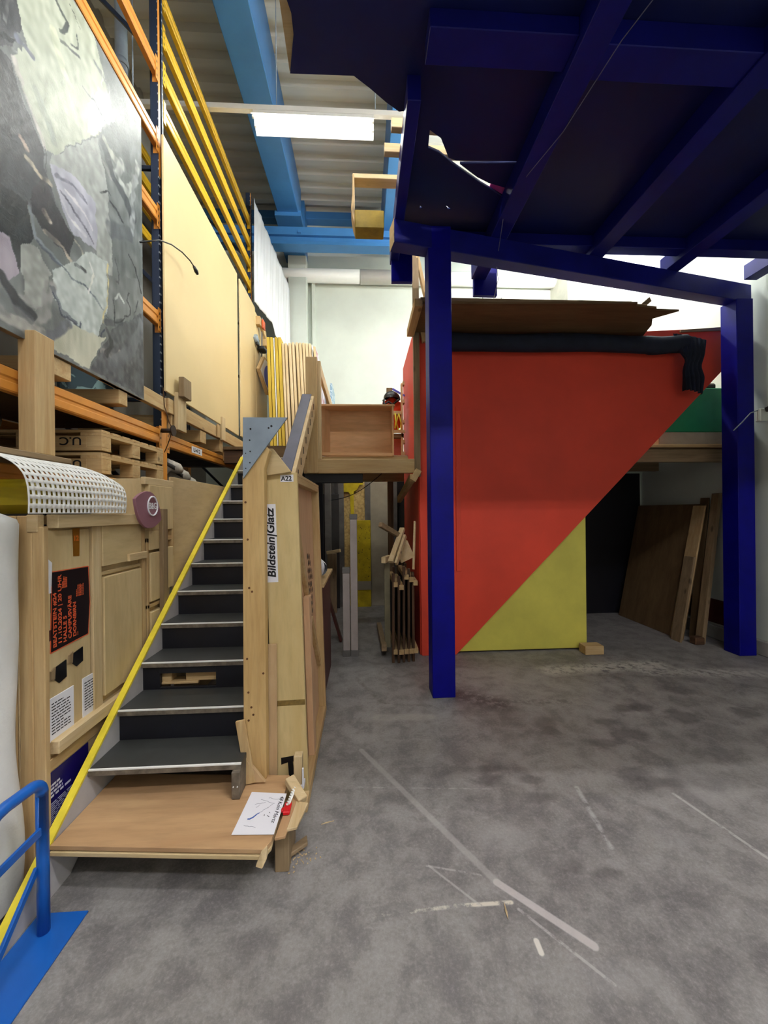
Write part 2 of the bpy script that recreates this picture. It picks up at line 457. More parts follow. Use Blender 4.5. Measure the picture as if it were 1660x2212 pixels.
# blue steel roof girders running away from the camera
m = MB()
m.prism([(-1.55, -3.0, 6.66), (-1.55, 7.66, 7.33), (-1.55, 7.66, RZ), (-1.55, -3.0, RZ)], (0.39, 0, 0), 0.01)
m.box(-1.60, -1.11, 7.30, 7.72, 7.24, 7.34, 0.004)
struct('trim_1', m, M_steel_blue)
m = MB(); m.box(0.44, 0.66, -3.0, 8.0, 7.05, RZ, 0.01); struct('trim_2', m, M_steel_blue)
# column under the girder: blue steel head, white encased shaft
m = MB(); m.box(-1.57, -1.13, 7.9, BY, 6.98, RZ, 0.006); m.box(-1.50, -1.20, 7.72, 7.9, 6.98, 7.30, 0.004); struct('trim_3', m, M_steel_blue)
m = MB(); m.box(-1.50, -1.12, 8.02, BY, 0, 6.98, 0.01); m.box(-1.04, -0.97, 8.2, BY, 0, 6.75, 0.005); struct('trim_4', m, M_white_wall)
# crane rail across the hall and the purlin at the top of the back wall
m = MB()
m.box(LX, RX, 7.36, 7.56, 6.93, 7.08, 0.004); m.box(LX, RX, 7.42, 7.50, 6.79, 6.93, 0.003); m.box(LX, RX, 7.34, 7.58, 6.74, 6.80, 0.004)
for x in (-1.75, -1.15, 0.4): m.box(x - .03, x + .03, 7.33, 7.36, 6.95, 7.00, .004)
struct('trim_5', m, M_steel_blue)
m = MB(); m.box(LX, RX, 8.10, BY, 7.80, 7.96, 0.01); struct('trim_6', m, M_steel_blue)
# white ventilation duct along the back wall
m = MB(); m.tube([(LX, 8.12, 6.62), (-0.02, 8.12, 6.62)], 0.135, 20); m.tube([(-0.01, 8.12, 6.62), (RX, 8.12, 6.62)], 0.14, 20)
struct('trim_7', m, M_white)
# pillar in the back corner beside the lit wall
m = MB(); m.box(RX - 0.32, RX, 7.55, BY, 0, RZ, 0.02); struct('trim_8', m, flat('corner_plaster', (196, 194, 180), 0.8, 0.08, 2))
m = MB(); m.box(RX - 0.05, RX, 2.0, BY, 0, 0.17, 0.01); struct('baseboard_right', m, M_concrete_curb)
m = MB(); m.box(LX, RX, -5.2, -5.0, 0, 8.3, 0); struct('wall_front', m, M_wall_dark)

# ---------------------------------------------------------------- lamps
M_tube = emit('fluorescent_tube', (0.99, 1.0, 0.95, 1), TUBE_POWER)
M_tube_back = emit('fluorescent_tube_hall', (0.98, 0.96, 1.0, 1), TUBE_BACK)
M_tube_edge = emit('fluorescent_tube_edge', (0.99, 1.0, 0.96, 1), TUBE_EDGE)
M_tube_stair = emit('fluorescent_tube_stair', (0.99, 1.0, 0.95, 1), TUBE_STAIR)
M_tube_bare = emit('fluorescent_tube_bare', (0.99, 1.0, 0.96, 1), TUBE_BARE)
def lamp(x0, x1, y, z, label, group=None, open_top=False, tubemat=None, drop=False):
    tl = thing('fluorescent_lamp', ((x0 + x1) / 2, y, z), label, 'lamp', group)
    b = MB(); b.box(x0, x1, y - 0.04, y + 0.04, z, z + 0.06, 0.004); b.build('housing', M_white, tl)
    if not open_top:
        b = MB()
        b.prism([(x0, y - 0.03, z), (x0, y - 0.14, z - 0.085), (x0, y - 0.145, z - 0.085), (x0, y - 0.04, z + 0.006)], (x1 - x0, 0, 0))
        b.prism([(x0, y + 0.03, z), (x0, y + 0.14, z - 0.085), (x0, y + 0.145, z - 0.085), (x0, y + 0.04, z + 0.006)], (x1 - x0, 0, 0))
        b.build('reflector', M_white, tl)
    if drop:
        for xx in (x0 + 0.1, x1 - 0.1):
            b = MB(); b.tube([(xx, y, z + 0.06), (xx, y, RZ)], 0.006, 6); b.build('suspension_wire', M_galv, tl)
    for s in (-0.055, 0.055):
        b = MB(); b.tube([(x0 + 0.03, y + s, z - 0.045), (x1 - 0.03, y + s, z - 0.045)], 0.013, 8); tb = b.build('tube', tubemat or M_tube, tl)
        for xx in (x0 + 0.012, x1 - 0.012):
            b = MB(); b.box(xx - 0.012, xx + 0.012, y + s - 0.014, y + s + 0.014, z - 0.06, z + 0.001, 0.002); b.build('tube_socket', M_white, tb)
    return tl
lamp(-1.28, 0.18, 4.74, 6.46, 'long lit fluorescent lamp with white reflector hanging in front of the blue girder')
lamp(3.0, 4.4, 6.1, 5.95, 'bare fluorescent lamp glowing above the green box behind the blue deck', open_top=True, tubemat=M_tube_edge, drop=True)
lamp(0.9, 2.4, 4.74, 6.50, 'bare fluorescent lamp hidden above the blue deck', open_top=True, tubemat=M_tube_bare)
lamp(-1.28, 0.22, 1.40, 6.46, 'fluorescent lamp with white reflector over the stair, above the picture frame', tubemat=M_tube_stair)
for i, (x, yy) in enumerate(((-0.9, -2.8), (2.2, -2.8), (1.4, -0.6), (2.95, -0.6))):
    lamp(x, x + 1.5, yy, 6.4, 'fluorescent lamp in the hall behind the camera', 'hall lamps behind the camera', open_top=True, tubemat=M_tube_back)
m = MB(); m.box(-3.2, 4.4, 4.71, 4.77, 6.53, 6.58, 0.004); m.box(-3.2, 4.4, 4.735, 4.745, 6.58, 6.62, 0.002)
tag(m.build('lamp_rail', M_white), 'thin white rail carrying the fluorescent lamp under the roof', 'rail')
for x in (-1.0, 0.2):
    m = MB(); m.tube([(x, 4.74, 6.62), (x, 4.74, RZ)], 0.006, 6)
    tag(m.build('hanging_wire', M_galv), 'thin wire hanging the lamp rail from the roof', 'wire', 'wires of the lamp rail')
for x in (1.0, 2.2, 3.6):
    m = MB(); m.tube([(x, 4.74, 6.62), (x, 4.74, RZ)], 0.006, 6)
    tag(m.build('hanging_wire', M_galv), 'thin wire hanging the lamp rail from the roof', 'wire', 'wires of the lamp rail')

# ================================================================ BLUE RAISED DECK
PX0, PY0, PX1, PY1 = 0.70, 3.48, 4.305, 4.18
deck = thing('raised_deck', (PX0, PY0, 0), 'ultramarine wooden deck overhead standing on two square blue posts', 'deck')
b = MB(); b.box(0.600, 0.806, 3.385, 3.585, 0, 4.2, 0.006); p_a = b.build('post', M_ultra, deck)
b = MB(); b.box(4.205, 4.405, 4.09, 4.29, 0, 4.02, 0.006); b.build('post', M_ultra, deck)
dirv = (Vector((4.22, 4.17, 0)) - Vector((0.80, 3.49, 0))).normalized()
p = Vector((0.80, 3.49, 4.10)); q = p - dirv * 0.53
b = MB(); b.bar(q, Vector((4.42, 4.205, 4.10)), 0.14, 0.20, bev=0.005); b.build('beam', M_lit_blue, deck)
b = MB(); b.bar(q - dirv * 0.004, q, 0.142, 0.202, bev=0.001); tag(b.build('sawn_end', pale('y'), deck), 'bare sawn end of the beam')
# deck boards: outline with ragged cut edge, slits where the boards gape
NEAR = 0.30
outline = [(-0.80, NEAR), (-0.58, 1.2), (-0.44, 1.80), (-0.36, 2.10), (-0.365, 2.20), (-0.42, 2.39), (-0.03, 2.385), (0.07, 2.45), (0.18, 2.53), (0.27, 2.585), (0.30, 2.58),
           (0.385, 3.51), (0.385, 3.92), (4.47, 3.84), (4.47, NEAR)]
holes = [[(0.50, 2.70), (0.59, 2.755), (0.68, 2.905), (0.74, 2.925), (1.23, 2.912), (1.23, 2.93), (0.78, 2.955), (0.95, 3.065), (1.06, 3.115), (1.25, 3.165), (1.24, 3.255),
          (1.0, 3.125), (0.72, 2.955), (0.60, 2.87), (0.51, 2.835)],
         [(0.53, 3.37), (0.56, 3.40), (0.53, 3.41)], [(0.74, 3.35), (0.82, 3.40), (0.79, 3.41)]]
def plate(outline, holes, z0, z1):
    cu = bpy.data.curves.new('plate', 'CURVE'); cu.dimensions = '2D'; cu.fill_mode = 'BOTH'; cu.extrude = (z1 - z0) / 2
    for ring in [outline] + holes:
        sp = cu.splines.new('POLY'); sp.points.add(len(ring) - 1); sp.use_cyclic_u = True
        for pt, (x, y) in zip(sp.points, ring): pt.co = (x, y, 0, 1)
    tmp = bpy.data.objects.new('tmp', cu); COL.objects.link(tmp)
    me = bpy.data.meshes.new_from_object(tmp.evaluated_get(bpy.context.evaluated_depsgraph_get())); bpy.data.objects.remove(tmp)
    b = MB(); b.bm.from_mesh(me); bmesh.ops.translate(b.bm, verts=b.bm.verts, vec=(0, 0, (z0 + z1) / 2)); bpy.data.meshes.remove(me)
    return b
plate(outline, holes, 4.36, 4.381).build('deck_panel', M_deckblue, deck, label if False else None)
top_outline = [(-0.84, NEAR), (-0.62, 1.2), (-0.46, 1.80), (-0.415, 2.0), (-0.425, 2.40), (-0.03, 2.40), (0.07, 2.46), (0.27, 2.60), (0.30, 2.60), (0.40, 3.52), (0.40, 3.90), (4.47, 3.80), (4.47, NEAR)]
big_hole = [(0.44, 2.66), (1.20, 2.66), (1.34, 3.0), (1.34, 3.32), (0.9, 3.44), (0.46, 3.44)]
tag(plate(top_outline, [big_hole], 4.385, 4.403).build('top_panel', pale('x'), deck), 'raw pale boards over the blue panel')
for k, (x0, x1, y0, y1) in enumerate(((0.30, 0.385, 2.36, 3.95), (1.21, 1.37, NEAR, 4.16), (2.28, 2.44, NEAR, 4.02), (3.24, 3.40, NEAR, 4.0), (4.26, 4.41, NEAR, 4.06))):
    b = MB(); b.box(x0, x1, y0, y1, 4.20, 4.36, 0.004); b.build('joist', M_lit_blue, deck)
for (x0, x1) in ((0.385, 1.21), (1.37, 2.28), (2.44, 3.24), (3.40, 4.26)):
    b = MB(); b.box(x0, x1, 2.04, 2.22, 4.255 if x0 < 1 else 4.215, 4.36, 0.004); b.build('blocking', M_lit_blue, deck)
b = MB(); b.box(0.385, 4.26, 3.66, 3.78, 4.25, 4.36, 0.004); b.build('blocking', M_lit_blue, deck)
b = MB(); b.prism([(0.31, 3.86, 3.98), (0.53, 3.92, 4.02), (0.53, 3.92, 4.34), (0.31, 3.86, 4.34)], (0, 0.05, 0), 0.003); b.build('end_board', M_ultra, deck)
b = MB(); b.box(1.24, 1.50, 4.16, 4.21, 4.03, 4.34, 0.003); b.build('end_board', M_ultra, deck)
for (y0, x) in ((3.28, 0.0), (3.38, 0.0)):
    pass
# timber guard frame bolted to the free end of the beam
gd = thing('guard_frame', (0.1, 3.3, 4.03), 'raw timber frame sticking out past the end of the blue beam', 'frame')
b = MB(); b.box(-0.045, 0.20, 3.22, 3.36, 4.04, 4.19, 0.004); tag(b.build('box_end', flat('yellowed_timber', (196, 162, 48), 0.6, 0.15, 6), gd), 'yellowed block at the foot of the frame')
b = MB(); b.prism([(-0.075, 3.2, 4.19), (-0.06, 3.2, 4.10), (-0.045, 3.2, 4.05), (-0.045, 3.2, 4.47), (-0.06, 3.2, 4.47), (-0.063, 3.2, 4.30)], (0, 0.16, 0), 0.002); b.build('side_board', pine('z'), gd)
b = MB(); b.box(-0.06, 0.34, 3.24, 3.34, 4.472, 4.512, 0.003); b.build('top_rail', pale('x'), gd)
for i, (xx, yy, zz, lb) in enumerate(((0.23, 2.76, 4.442, 'short raw batten end poking out above the blue deck, upper one'), (0.19, 2.95, 4.442, 'short raw batten end poking out above the blue deck, lower one'))):
    m = MB(); m.bar((xx, yy, zz), (xx + 1.6, yy + 0.02, zz), 0.05, 0.07); tag(m.build('batten', pale('x')), lb, 'batten', 'battens lying over the blue deck')
# things lying on top of the deck, seen through the gaping slit
m = MB(); m.box(1.10, 1.36, 3.08, 3.30, 4.405, 4.42, 0.002); tag(m.build('offcut', M_pink), 'pink scrap seen through the end of the slit in the deck', 'offcut')
# cable stapled under the deck
m = MB()
cp = [(1.50, 1.7, 4.19), (1.42, 2.0, 4.19), (1.36, 2.5, 4.185), (1.27, 2.85, 4.20), (1.23, 3.2, 4.25), (1.30, 3.62, 4.02), (1.33, 3.66, 3.9), (1.42, 4.3, 3.72)]
m.tube(cp, 0.003, 6); tag(m.build('cable', flat('grey_cable', (120, 122, 150), 0.5)), 'thin pale cable stapled beneath the blue deck', 'cable')
for i, x in enumerate((1.40, 1.62)):
    m = MB(); m.tube([(x, 4.36, 4.12), (x + .01, 4.36, 3.9), (x + .015, 4.36, 3.72)], 0.004, 6)
    tag(m.build('hanging_wire', M_black), ('dark wire dangling onto the brown canopy, nearer the slim post', 'dark wire dangling onto the brown canopy, farther from the slim post')[i], 'wire', 'wires over the canopy')
# switch bracket with cable on the wall
br = thing('cable_bracket', (4.42, 3.95, 2.6), 'small grey cable clamp on the white wall beside the blue post', 'bracket')
b = MB(); b.box(4.30, 4.40, 3.93, 3.99, 2.60, 2.74, 0.008); b.build('clamp_body', M_white_wall, br)
b = MB(); b.bar((4.36, 3.93, 2.72), (4.49, 3.60, 2.83), 0.03, 0.05); b.bar((4.40, 3.95, 2.64), (4.49, 3.6, 2.70), 0.02, 0.03); b.build('arm', M_black, br)
b = MB(); b.tube([(4.32, 3.95, 2.73), (4.24, 3.98, 2.70), (4.16, 4.0, 2.60), (4.10, 4.04, 2.52)], 0.006, 6); b.build('cable', M_galv, br)

# ================================================================ RED STAGE BOX
red = thing('red_box', (1.5, 4.40, 0), 'big red painted box wall cut off along a slanting edge', 'box')
RY = 4.40
b = MB(); b.prism([(0.66, RY, 0.0), (1.06, RY, 0.0), (4.42, RY, 3.405), (4.42, RY, 3.84), (3.42, RY, 3.78), (0.645, RY, 3.72)], (0, 0.03, 0), 0.002); b.build('front_panel', M_red, red)
b = MB(); b.box(0.645, 0.67, RY + 0.031, 6.0, 0.0, 3.9, 0.003); b.build('side_panel', M_red, red)
b = MB(); b.box(0.59, 0.66, RY - 0.05, RY + 0.0, 2.06, 4.62, 0.003); tag(b.build('corner_batten', grey_wood('z'), red), 'raw timber batten on the corner')
b = MB(); b.bar((0.64, RY - 0.02, 4.60), (0.80, RY + 0.05, 3.95), 0.04, 0.07, up=(0, 1, 0)); b.bar((0.64, RY - 0.03, 4.0), (0.72, RY - 0.02, 3.60), 0.05, 0.06, up=(0, 1, 0)); tag(b.build('brace', pine('z'), red), 'raw timber brace at the upper corner')
b = MB(); b.prism([(1.07, RY - 0.012, 0.97), (1.125, RY - 0.012, 0.97), (1.135, RY - 0.012, 2.87), (1.08, RY - 0.012, 2.87)], (0, 0.012, 0), 0.001); b.build('cover_strip', M_red, red)
b = MB(); b.bar((0.56, 4.33, 2.045), (0.50, 5.3, 1.83), 0.05, 0.09); b.bar((0.63, 4.31, 2.13), (0.56, 4.31, 2.01), 0.06, 0.07); tag(b.build('ledger', pine('y'), red), 'raw timber ledger under the landing')
b = MB(); b.prism([(3.80, RY - 0.02, 3.79), (4.40, RY - 0.02, 3.84), (4.40, RY - 0.02, 3.80), (3.80, RY - 0.02, 3.765)], (0, 0.10, 0)); tag(b.build('top_strip', grey_wood('x'), red), 'grey strip along the upper rim')
m = MB(); m.box(1.06, 2.645, 4.445, 4.465, 0.02, 1.80, 0.003); yp = tag(m.build('yellow_sheet', M_yellow_panel), 'yellow painted board standing behind the slanting edge of the red wall', 'panel')
m = MB(); m.box(2.52, 2.74, 4.26, 4.40, 0, 0.10, 0.006); tag(m.build('wood_block', pine('x')), 'small wood block on the floor at the foot of the yellow board', 'block')
# canopy of raw boards along the top of the red wall
cn = thing('canopy', (1.9, 4.1, 3.70), 'raw brown board canopy jutting out along the top of the red wall', 'canopy')
b = MB(); b.prism([(0.58, 3.75, 3.70), (2.74, 3.67, 3.70), (2.76, 3.72, 3.70), (3.0, 3.75, 3.70), (3.02, 3.79, 3.70), (3.28, 3.80, 3.70), (3.12, 3.96, 3.70), (3.22, 4.10, 3.70), (3.32, 4.38, 3.70), (0.58, 4.38, 3.70)], (0, 0, 0.02), 0.001); b.build('board', brown('x'), cn)
b = MB(); b.box(0.58, 2.72, 3.72, 3.76, 3.72, 3.75, 0.002); b.build('edge_strip', grey_wood('x'), cn)
b = MB(); b.box(0.52, 0.60, 3.72, 4.38, 3.66, 3.74, 0.004); b.build('end_batten', pine('y'), cn)
m = MB(); m.bar((2.35, 3.80, 3.745), (2.95, 3.86, 3.765), 0.09, 0.025); tag(m.build('plank', pale('x')), 'pale plank lying on the canopy edge', 'plank')
m = MB(); m.bar((2.92, 3.9, 3.77), (3.08, 3.95, 3.90), 0.03, 0.05); tag(m.build('stick', grey_wood('x')), 'short stick leaning up from the end of the canopy', 'stick')
# black cloth rolled along the red wall, its end hanging
t = NT('x'); bpy.data.materials.remove(t.m)
cl = thing('black_cloth', (2.3, 4.3, 3.5), 'black cloth rolled along the red wall with its end hanging', 'cloth')
b = MB()
def roll(u, v):
    x = 0.86 + u * 2.92
    a = 2 * math.pi * v
    k = 1 + 0.05 * math.sin(13 * u + 3 * v) + (0.10 * math.sin(30 * u + 9 * v) if u > 0.85 else 0)
    sag = -0.006 * math.sin(u * 9)
    return Vector((x, 4.305 + 0.085 * k * math.cos(a), 3.572 + 0.003 * x + sag + 0.100 * k * math.sin(a)))
b.grid(roll, 90, 20); b.build('roll', M_black_cloth, cl)
b = MB()
def hang(u, v):
    x = 3.60 + u * 0.34
    x = max(x, 3.60 + min(v, 0.5) * 0.26) + 0.006 * math.sin(v * 17 + u * 3)
    z = 3.685 - 0.10 * u * u - v * (0.66 - 0.06 * u)
    y = 4.25 + 0.016 * math.sin(u * 44 + v) * (0.3 + v) + 0.02 * math.sin(v * 9 + u * 4) - 0.04 * u * (1 - v)
    return Vector((x, y, z))
b.grid(hang, 44, 40); b.build('hanging_end', M_black_cloth, cl, solid=0.006)
# ================================================================ RIGHT-HAND MEZZANINE
mz = thing('mezzanine_deck', (3.0, 6.4, 2.3), 'raised timber deck behind the red wall beneath the green box', 'deck')
b = MB(); b.box(0.69, RX - 0.01, 4.52, 7.5, 2.395, 2.44, 0.003); b.build('deck_board', brown('x'), mz)
b = MB(); b.box(0.69, RX - 0.01, 4.46, 4.52, 2.41, 2.445, 0.003); b.build('edge_board', pine('x'), mz)
b = MB(); b.box(0.69, RX - 0.01, 4.50, 4.58, 2.235, 2.39, 0.004); b.build('front_joist', grey_wood('x'), mz)
for yy in (5.6, 6.5, 7.3):
    b = MB(); b.box(0.69, RX - 0.01, yy, yy + 0.09, 2.24, 2.395, 0.004); b.build('joist', grey_wood('x'), mz)
b = MB(); b.box(3.2, 3.32, 5.6, 5.72, 0, 2.24, 0.005); b.build('prop', dark_wood('z'), mz)
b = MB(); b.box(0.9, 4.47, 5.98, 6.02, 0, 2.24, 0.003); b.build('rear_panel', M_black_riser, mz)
gb = thing('green_box', (4.2, 4.8, 2.445), 'green painted box on a grey plinth above the dark recess', 'box')
b = MB(); b.box(3.64, RX - 0.012, 4.53, 5.2, 2.446, 2.605, 0.004); tag(b.build('plinth', M_grey_board, gb), 'bare grey plinth')
b = MB(); b.box(3.66, RX - 0.012, 4.52, 5.22, 2.606, 3.15, 0.008); b.build('body', M_green, gb)
m = MB(); m.box(4.05, 4.42, 4.56, 4.7, 3.152, 3.225, 0.02); tag(m.build('black_case', M_black), 'small black case lying on the green box', 'case')
m = MB(); m.box(3.56, 3.635, 4.53, 4.7, 2.446, 2.75, 0.004); tag(m.build('board_offcut', pale('z')), 'pale board offcut standing against the green box', 'board')
m = MB(); m.box(RX - 0.03, RX - 0.002, 4.4, 5.9, 0.20, 0.50, 0.004); tag(m.build('skirting_board', M_dark_red), 'dark red board fixed low along the white wall', 'board')
# boards leaning against the white wall
def lean_board(y0, y1, h, xb, xt, th, mat, label, name='leaning_board', cat='board', grp='boards leaning on the white wall'):
    m = MB(); m.hexa([(xb, y0, 0), (xb + th, y0, 0), (xb + th, y1, 0), (xb, y1, 0), (xt + .05, y0 + .05, h), (xt + .05 + th, y0 + .05, h), (xt + .05 + th, y1 + .05, h), (xt + .05, y1 + .05, h)], 0.003)
    return tag(m.build(name, mat), label, cat, grp)
lean_board(4.64, 5.85, 1.72, 4.00, 4.33, 0.02, brown('z'), 'large brown sheet leaning against the white wall in the recess')
lean_board(4.62, 4.80, 1.70, 3.965, 4.30, 0.022, pine('z'), 'tall lighter plank leaning in front of the large brown sheet')
lean_board(4.57, 4.72, 1.05, 3.91, 4.10, 0.03, grey_wood('z'), 'short grey plank leaning lowest in the recess stack')
lean_board(4.60, 4.70, 1.00, 3.945, 4.13, 0.016, dark_wood('z'), 'short dark plank squeezed behind the short grey plank')
lean_board(4.50, 4.60, 1.85, 4.13, 4.37, 0.05, grey_wood('z'), 'thick weathered plank leaning nearest the blue post in the recess')
lean_board(4.66, 4.78, 1.80, 4.21, 4.385, 0.02, brown('z'), 'narrow brown plank leaning between the sheet and the wall')
m = MB(); m.box(4.02, 4.14, 4.46, 4.56, 0, 0.09, 0.01); tag(m.build('wood_scrap', dark_wood('x')), 'dark lump of wood scrap on the floor by the leaning planks', 'scrap')

# ================================================================ LANDING, STAIR HEAD AND RAILINGS
ld = thing('landing', (0, 4.9, 2.1), 'raw timber landing bridging from the stair head to the red box', 'landing')
b = MB(); b.box(-0.66, 0.59, 4.345, 4.395, 2.10, 2.26, 0.004); b.build('front_beam', pine('x'), ld)
b = MB(); b.box(-0.66, 0.59, 4.40, 5.6, 2.24, 2.262, 0.002); b.build('floor_board', ply('x'), ld)
b = MB(); b.box(-0.50, 0.53, 4.46, 4.52, 2.262, 2.305, 0.003); b.build('inner_beam', pine('x'), ld)
b = MB(); b.box(-0.66, 0.59, 5.5, 5.6, 2.10, 2.24, 0.004); b.build('rear_beam', pine('x'), ld)
b = MB(); b.box(-0.66, 0.0, 4.40, 4.52, 2.00, 2.10, 0.003); tag(b.build('hanger_beam', M_black_riser, ld), 'black beam hung under the landing')
rl = thing('railing', (-0.55, 4.36, 2.1), 'raw timber railing with tall square post at the stair head', 'railing')
b = MB(); b.box(-0.62, -0.495, 4.285, 4.343, 2.10, 3.385, 0.004); b.build('post', pine('z'), rl)
b = MB(); b.box(-0.505, -0.46, 4.34, 4.40, 2.26, 3.36, 0.003); b.build('inner_post', pale('z'), rl)
b = MB(); b.box(-0.50, -0.465, 4.40, 6.6, 3.22, 3.36, 0.004); b.build('top_rail', pale('y'), rl)
b = MB(); b.box(-0.50, -0.46, 5.9, 6.0, 2.49, 3.24, 0.003); b.build('rear_post', pine('z'), rl)
# plywood cabinet lying as a gate on the landing
cb = thing('plywood_cabinet', (-0.06, 4.6, 2.28), 'reddish open plywood box standing on the landing', 'box')
def cabinet(mb, x0, x1, z0, z1, y0, y1): pass
b = MB(); b.box(-0.40, 0.36, 4.66, 4.68, 2.31, 2.885, 0.002); b.build('panel', cabinet_ply('x'), cb)
b = MB(); b.box(-0.50, 0.38, 4.44, 4.70, 2.885, 2.905, 0.002); b.build('top', cabinet_ply('x'), cb)
b = MB(); b.box(0.345, 0.365, 4.44, 4.70, 2.31, 2.885, 0.002); b.build('side', cabinet_ply('z'), cb)
b = MB(); b.box(-0.505, -0.485, 4.44, 4.70, 2.31, 2.95, 0.002); b.build('side', cabinet_ply('z'), cb)
b = MB(); b.bar((-0.485, 4.45, 2.335), (0.345, 4.45, 2.325), 0.02, 0.035); b.build('lower_lip', cabinet_ply('x'), cb)
b = MB(); b.prism([(-0.485, 4.46, 2.32), (-0.40, 4.66, 2.32), (-0.40, 4.66, 2.885), (-0.485, 4.46, 2.885)], (0.012, 0, 0)); b.build('inner_side', cabinet_ply('z'), cb)

# sloping handrail on the stair
hr = thing('handrail', (-0.62, 3.1, 1.9), 'sloping wooden handrail topped with a slate grey board', 'handrail')
p0, p1 = Vector((-0.60, 3.02, 1.98)), Vector((-0.60, 4.235, 2.947))
b = MB(); b.bar(p0, p1, 0.10, 0.022); tag(b.build('top_board', M_handrail, hr), 'slate grey top board')
off = Vector((0.055, 0.03, -0.10))
b = MB(); b.bar(p0 + off, p1 + off, 0.05, 0.20); b.mi = 1
for k in range(8):
    c = p0.lerp(p1, 0.08 + k * 0.12) + Vector((0.084, 0, -0.05)); b.bar(c, c + Vector((0, 0.004, -0.06)), 0.004, 0.012, bev=0)
b.build('side_board', [pale('y'), M_black], hr)

# ---------------------------------------------------------------- staircase
T, RI = 0.2325, 0.173
def Yk(k): return 1.745 + T * k
def Zk(k): return 0.228 + RI * k
st = thing('staircase', (-1.0, 1.9, 0), 'steep staircase of black treads with white stringer and yellow edge', 'staircase')
XL, XR = -1.372, -0.628
b = MB(); b.prism([(XL - 0.028, 1.44, 0), (XL - 0.028, 1.86, 0), (XL - 0.028, 4.75, 2.10), (XL - 0.028, 4.75, 2.46), (XL - 0.028, 4.52, 2.31)], (0.028, 0, 0)); b.build('stringer', M_stringer, st)
b = MB(); b.prism([(XL - 0.032, 1.425, 0.0), (XL - 0.032, 1.445, 0.0), (XL - 0.032, 4.532, 2.30), (XL - 0.032, 4.516, 2.314)], (0.036, 0, 0), 0.001); tag(b.build('edge_strip', M_strip, st), 'yellow strip along the stringer edge')
b = MB(); b.prism([(XR - 0.10, 2.34, 0), (XR - 0.10, 2.62, 0), (XR - 0.10, 4.6, 1.9), (XR - 0.10, 4.6, 2.24), (XR - 0.10, 2.34, 0.50)], (0.03, 0, 0)); b.build('stringer', M_black_riser, st)
for k in range(1, 13):
    y, z = Yk(k), Zk(k)
    xr = XR if k == 1 else (XR - 0.015 if k < 3 else XR - 0.07)
    b = MB()
    b.box(XL, xr, y, y + 0.28, z - 0.03, z, 0.002)
    tr = b.build('tread', M_black_film, st)
    b = MB(); b.box(XL, xr, y - 0.003, y + 0.0, z - 0.030, z - 0.006, 0); tag(b.build('ply_edge', M_ply_edge, tr), 'worn layered plywood edge')
    b = MB(); b.box(XL, xr, y - 0.004, y + 0.006, z - 0.006, z + 0.002, 0.0008); tag(b.build('nosing', M_alu, tr), 'bright metal nosing')
    if k == 1: continue
    yr = Yk(k) + 0.015; z0, z1 = Zk(k - 1), z - 0.03
    b = MB()
    if k == 3:
        b.box(XL, -1.27, yr, yr + 0.02, z0, z1, 0.001); b.box(-0.93, xr, yr, yr + 0.02, z0, z1, 0.001)
        b.box(-1.27, -0.93, yr, yr + 0.02, z0, z0 + 0.012, 0.001); b.box(-1.27, -0.93, yr, yr + 0.02, z1 - 0.045, z1, 0.001)
    else: b.box(XL, xr, yr, yr + 0.02, z0, z1, 0.001)
    b.build('riser', M_black_riser, st)
b = MB(); b.box(-0.67, -0.629, Yk(1) - 0.025, Yk(1) + 0.24, 0.236, Zk(1) - 0.03, 0.003); bk = tag(b.build('support_block', M_ply_edge, st), 'worn plywood block under the lowest tread')
b = MB()
for xx in (-0.66, -0.64): b.tube([(xx, Yk(1) - 0.028, 0.30), (xx, Yk(1) - 0.022, 0.30)], 0.003, 8)
b.build('screws', M_alu, bk)
b = MB(); b.box(XL, -0.62, Yk(13) - 0.02, Yk(13), Zk(12), 2.48, 0.001); tag(b.build('top_riser', brown('x'), st), 'brown top riser')
m = MB(); m.box(-1.275, -1.215, 2.49, 2.56, 0.608, 0.70, 0.003); m.box(-1.275, -1.05, 2.484, 2.57, 0.592, 0.608, 0.003); m.box(-1.13, -0.94, 2.495, 2.56, 0.608, 0.70, 0.003)
tag(m.build('pallet_offcut', pine('x')), 'pallet offcut seen through the opening in the black riser', 'offcut')
# stair-head deck to the left, shelving floor
mh = thing('stair_head_deck', (-1.2, 6.5, 2.3), 'timber deck at the stair head carrying the upright panels', 'deck')
b = MB(); b.box(-1.70, -0.62, 4.79, 8.0, 2.44, 2.48, 0.003); b.build('deck_board', brown('y'), mh)
for yy in (4.82, 5.9, 7.0):
    b = MB(); b.box(-1.70, -0.62, yy, yy + 0.09, 2.28, 2.44, 0.004); b.build('joist', dark_wood('x'), mh)
b = MB(); b.box(-1.70, -0.62, 6.0, 6.03, 0, 2.28, 0.002); b.build('back_board', M_black_riser, mh)

# ---------------------------------------------------------------- step platform in front of the stair
pf = thing('step_platform', (-0.9, 1.9, 0), 'low plywood platform forming the first step of the stair', 'platform')
for z0, z1, dy in ((0.190, 0.208, 0.0), (0.213, 0.233, 0.004)):
    b = MB(); b.prism([(-1.368, 1.735 + dy, z0), (-0.44, 1.655 + dy, z0), (-0.415, 1.70, z0), (-0.415, 2.12, z0), (-1.368, 2.20, z0)], (0, 0, z1 - z0), 0.002); b.build('plywood_sheet', ply_red('x') if z0 > .2 else ply('x'), pf)
b = MB()
for x, y in ((-1.30, 2.1), (-0.60, 2.05), (-0.9, 2.1)): b.box(x - 0.045, x + 0.045, y - 0.05, y + 0.05, 0, 0.19, 0.003)
b.build('bearer', dark_wood('x'), pf)
b = MB(); b.box(-0.425, -0.36, 1.80, 1.98, 0, 0.205, 0.004); b.build('foot_block', grey_wood('z'), pf)
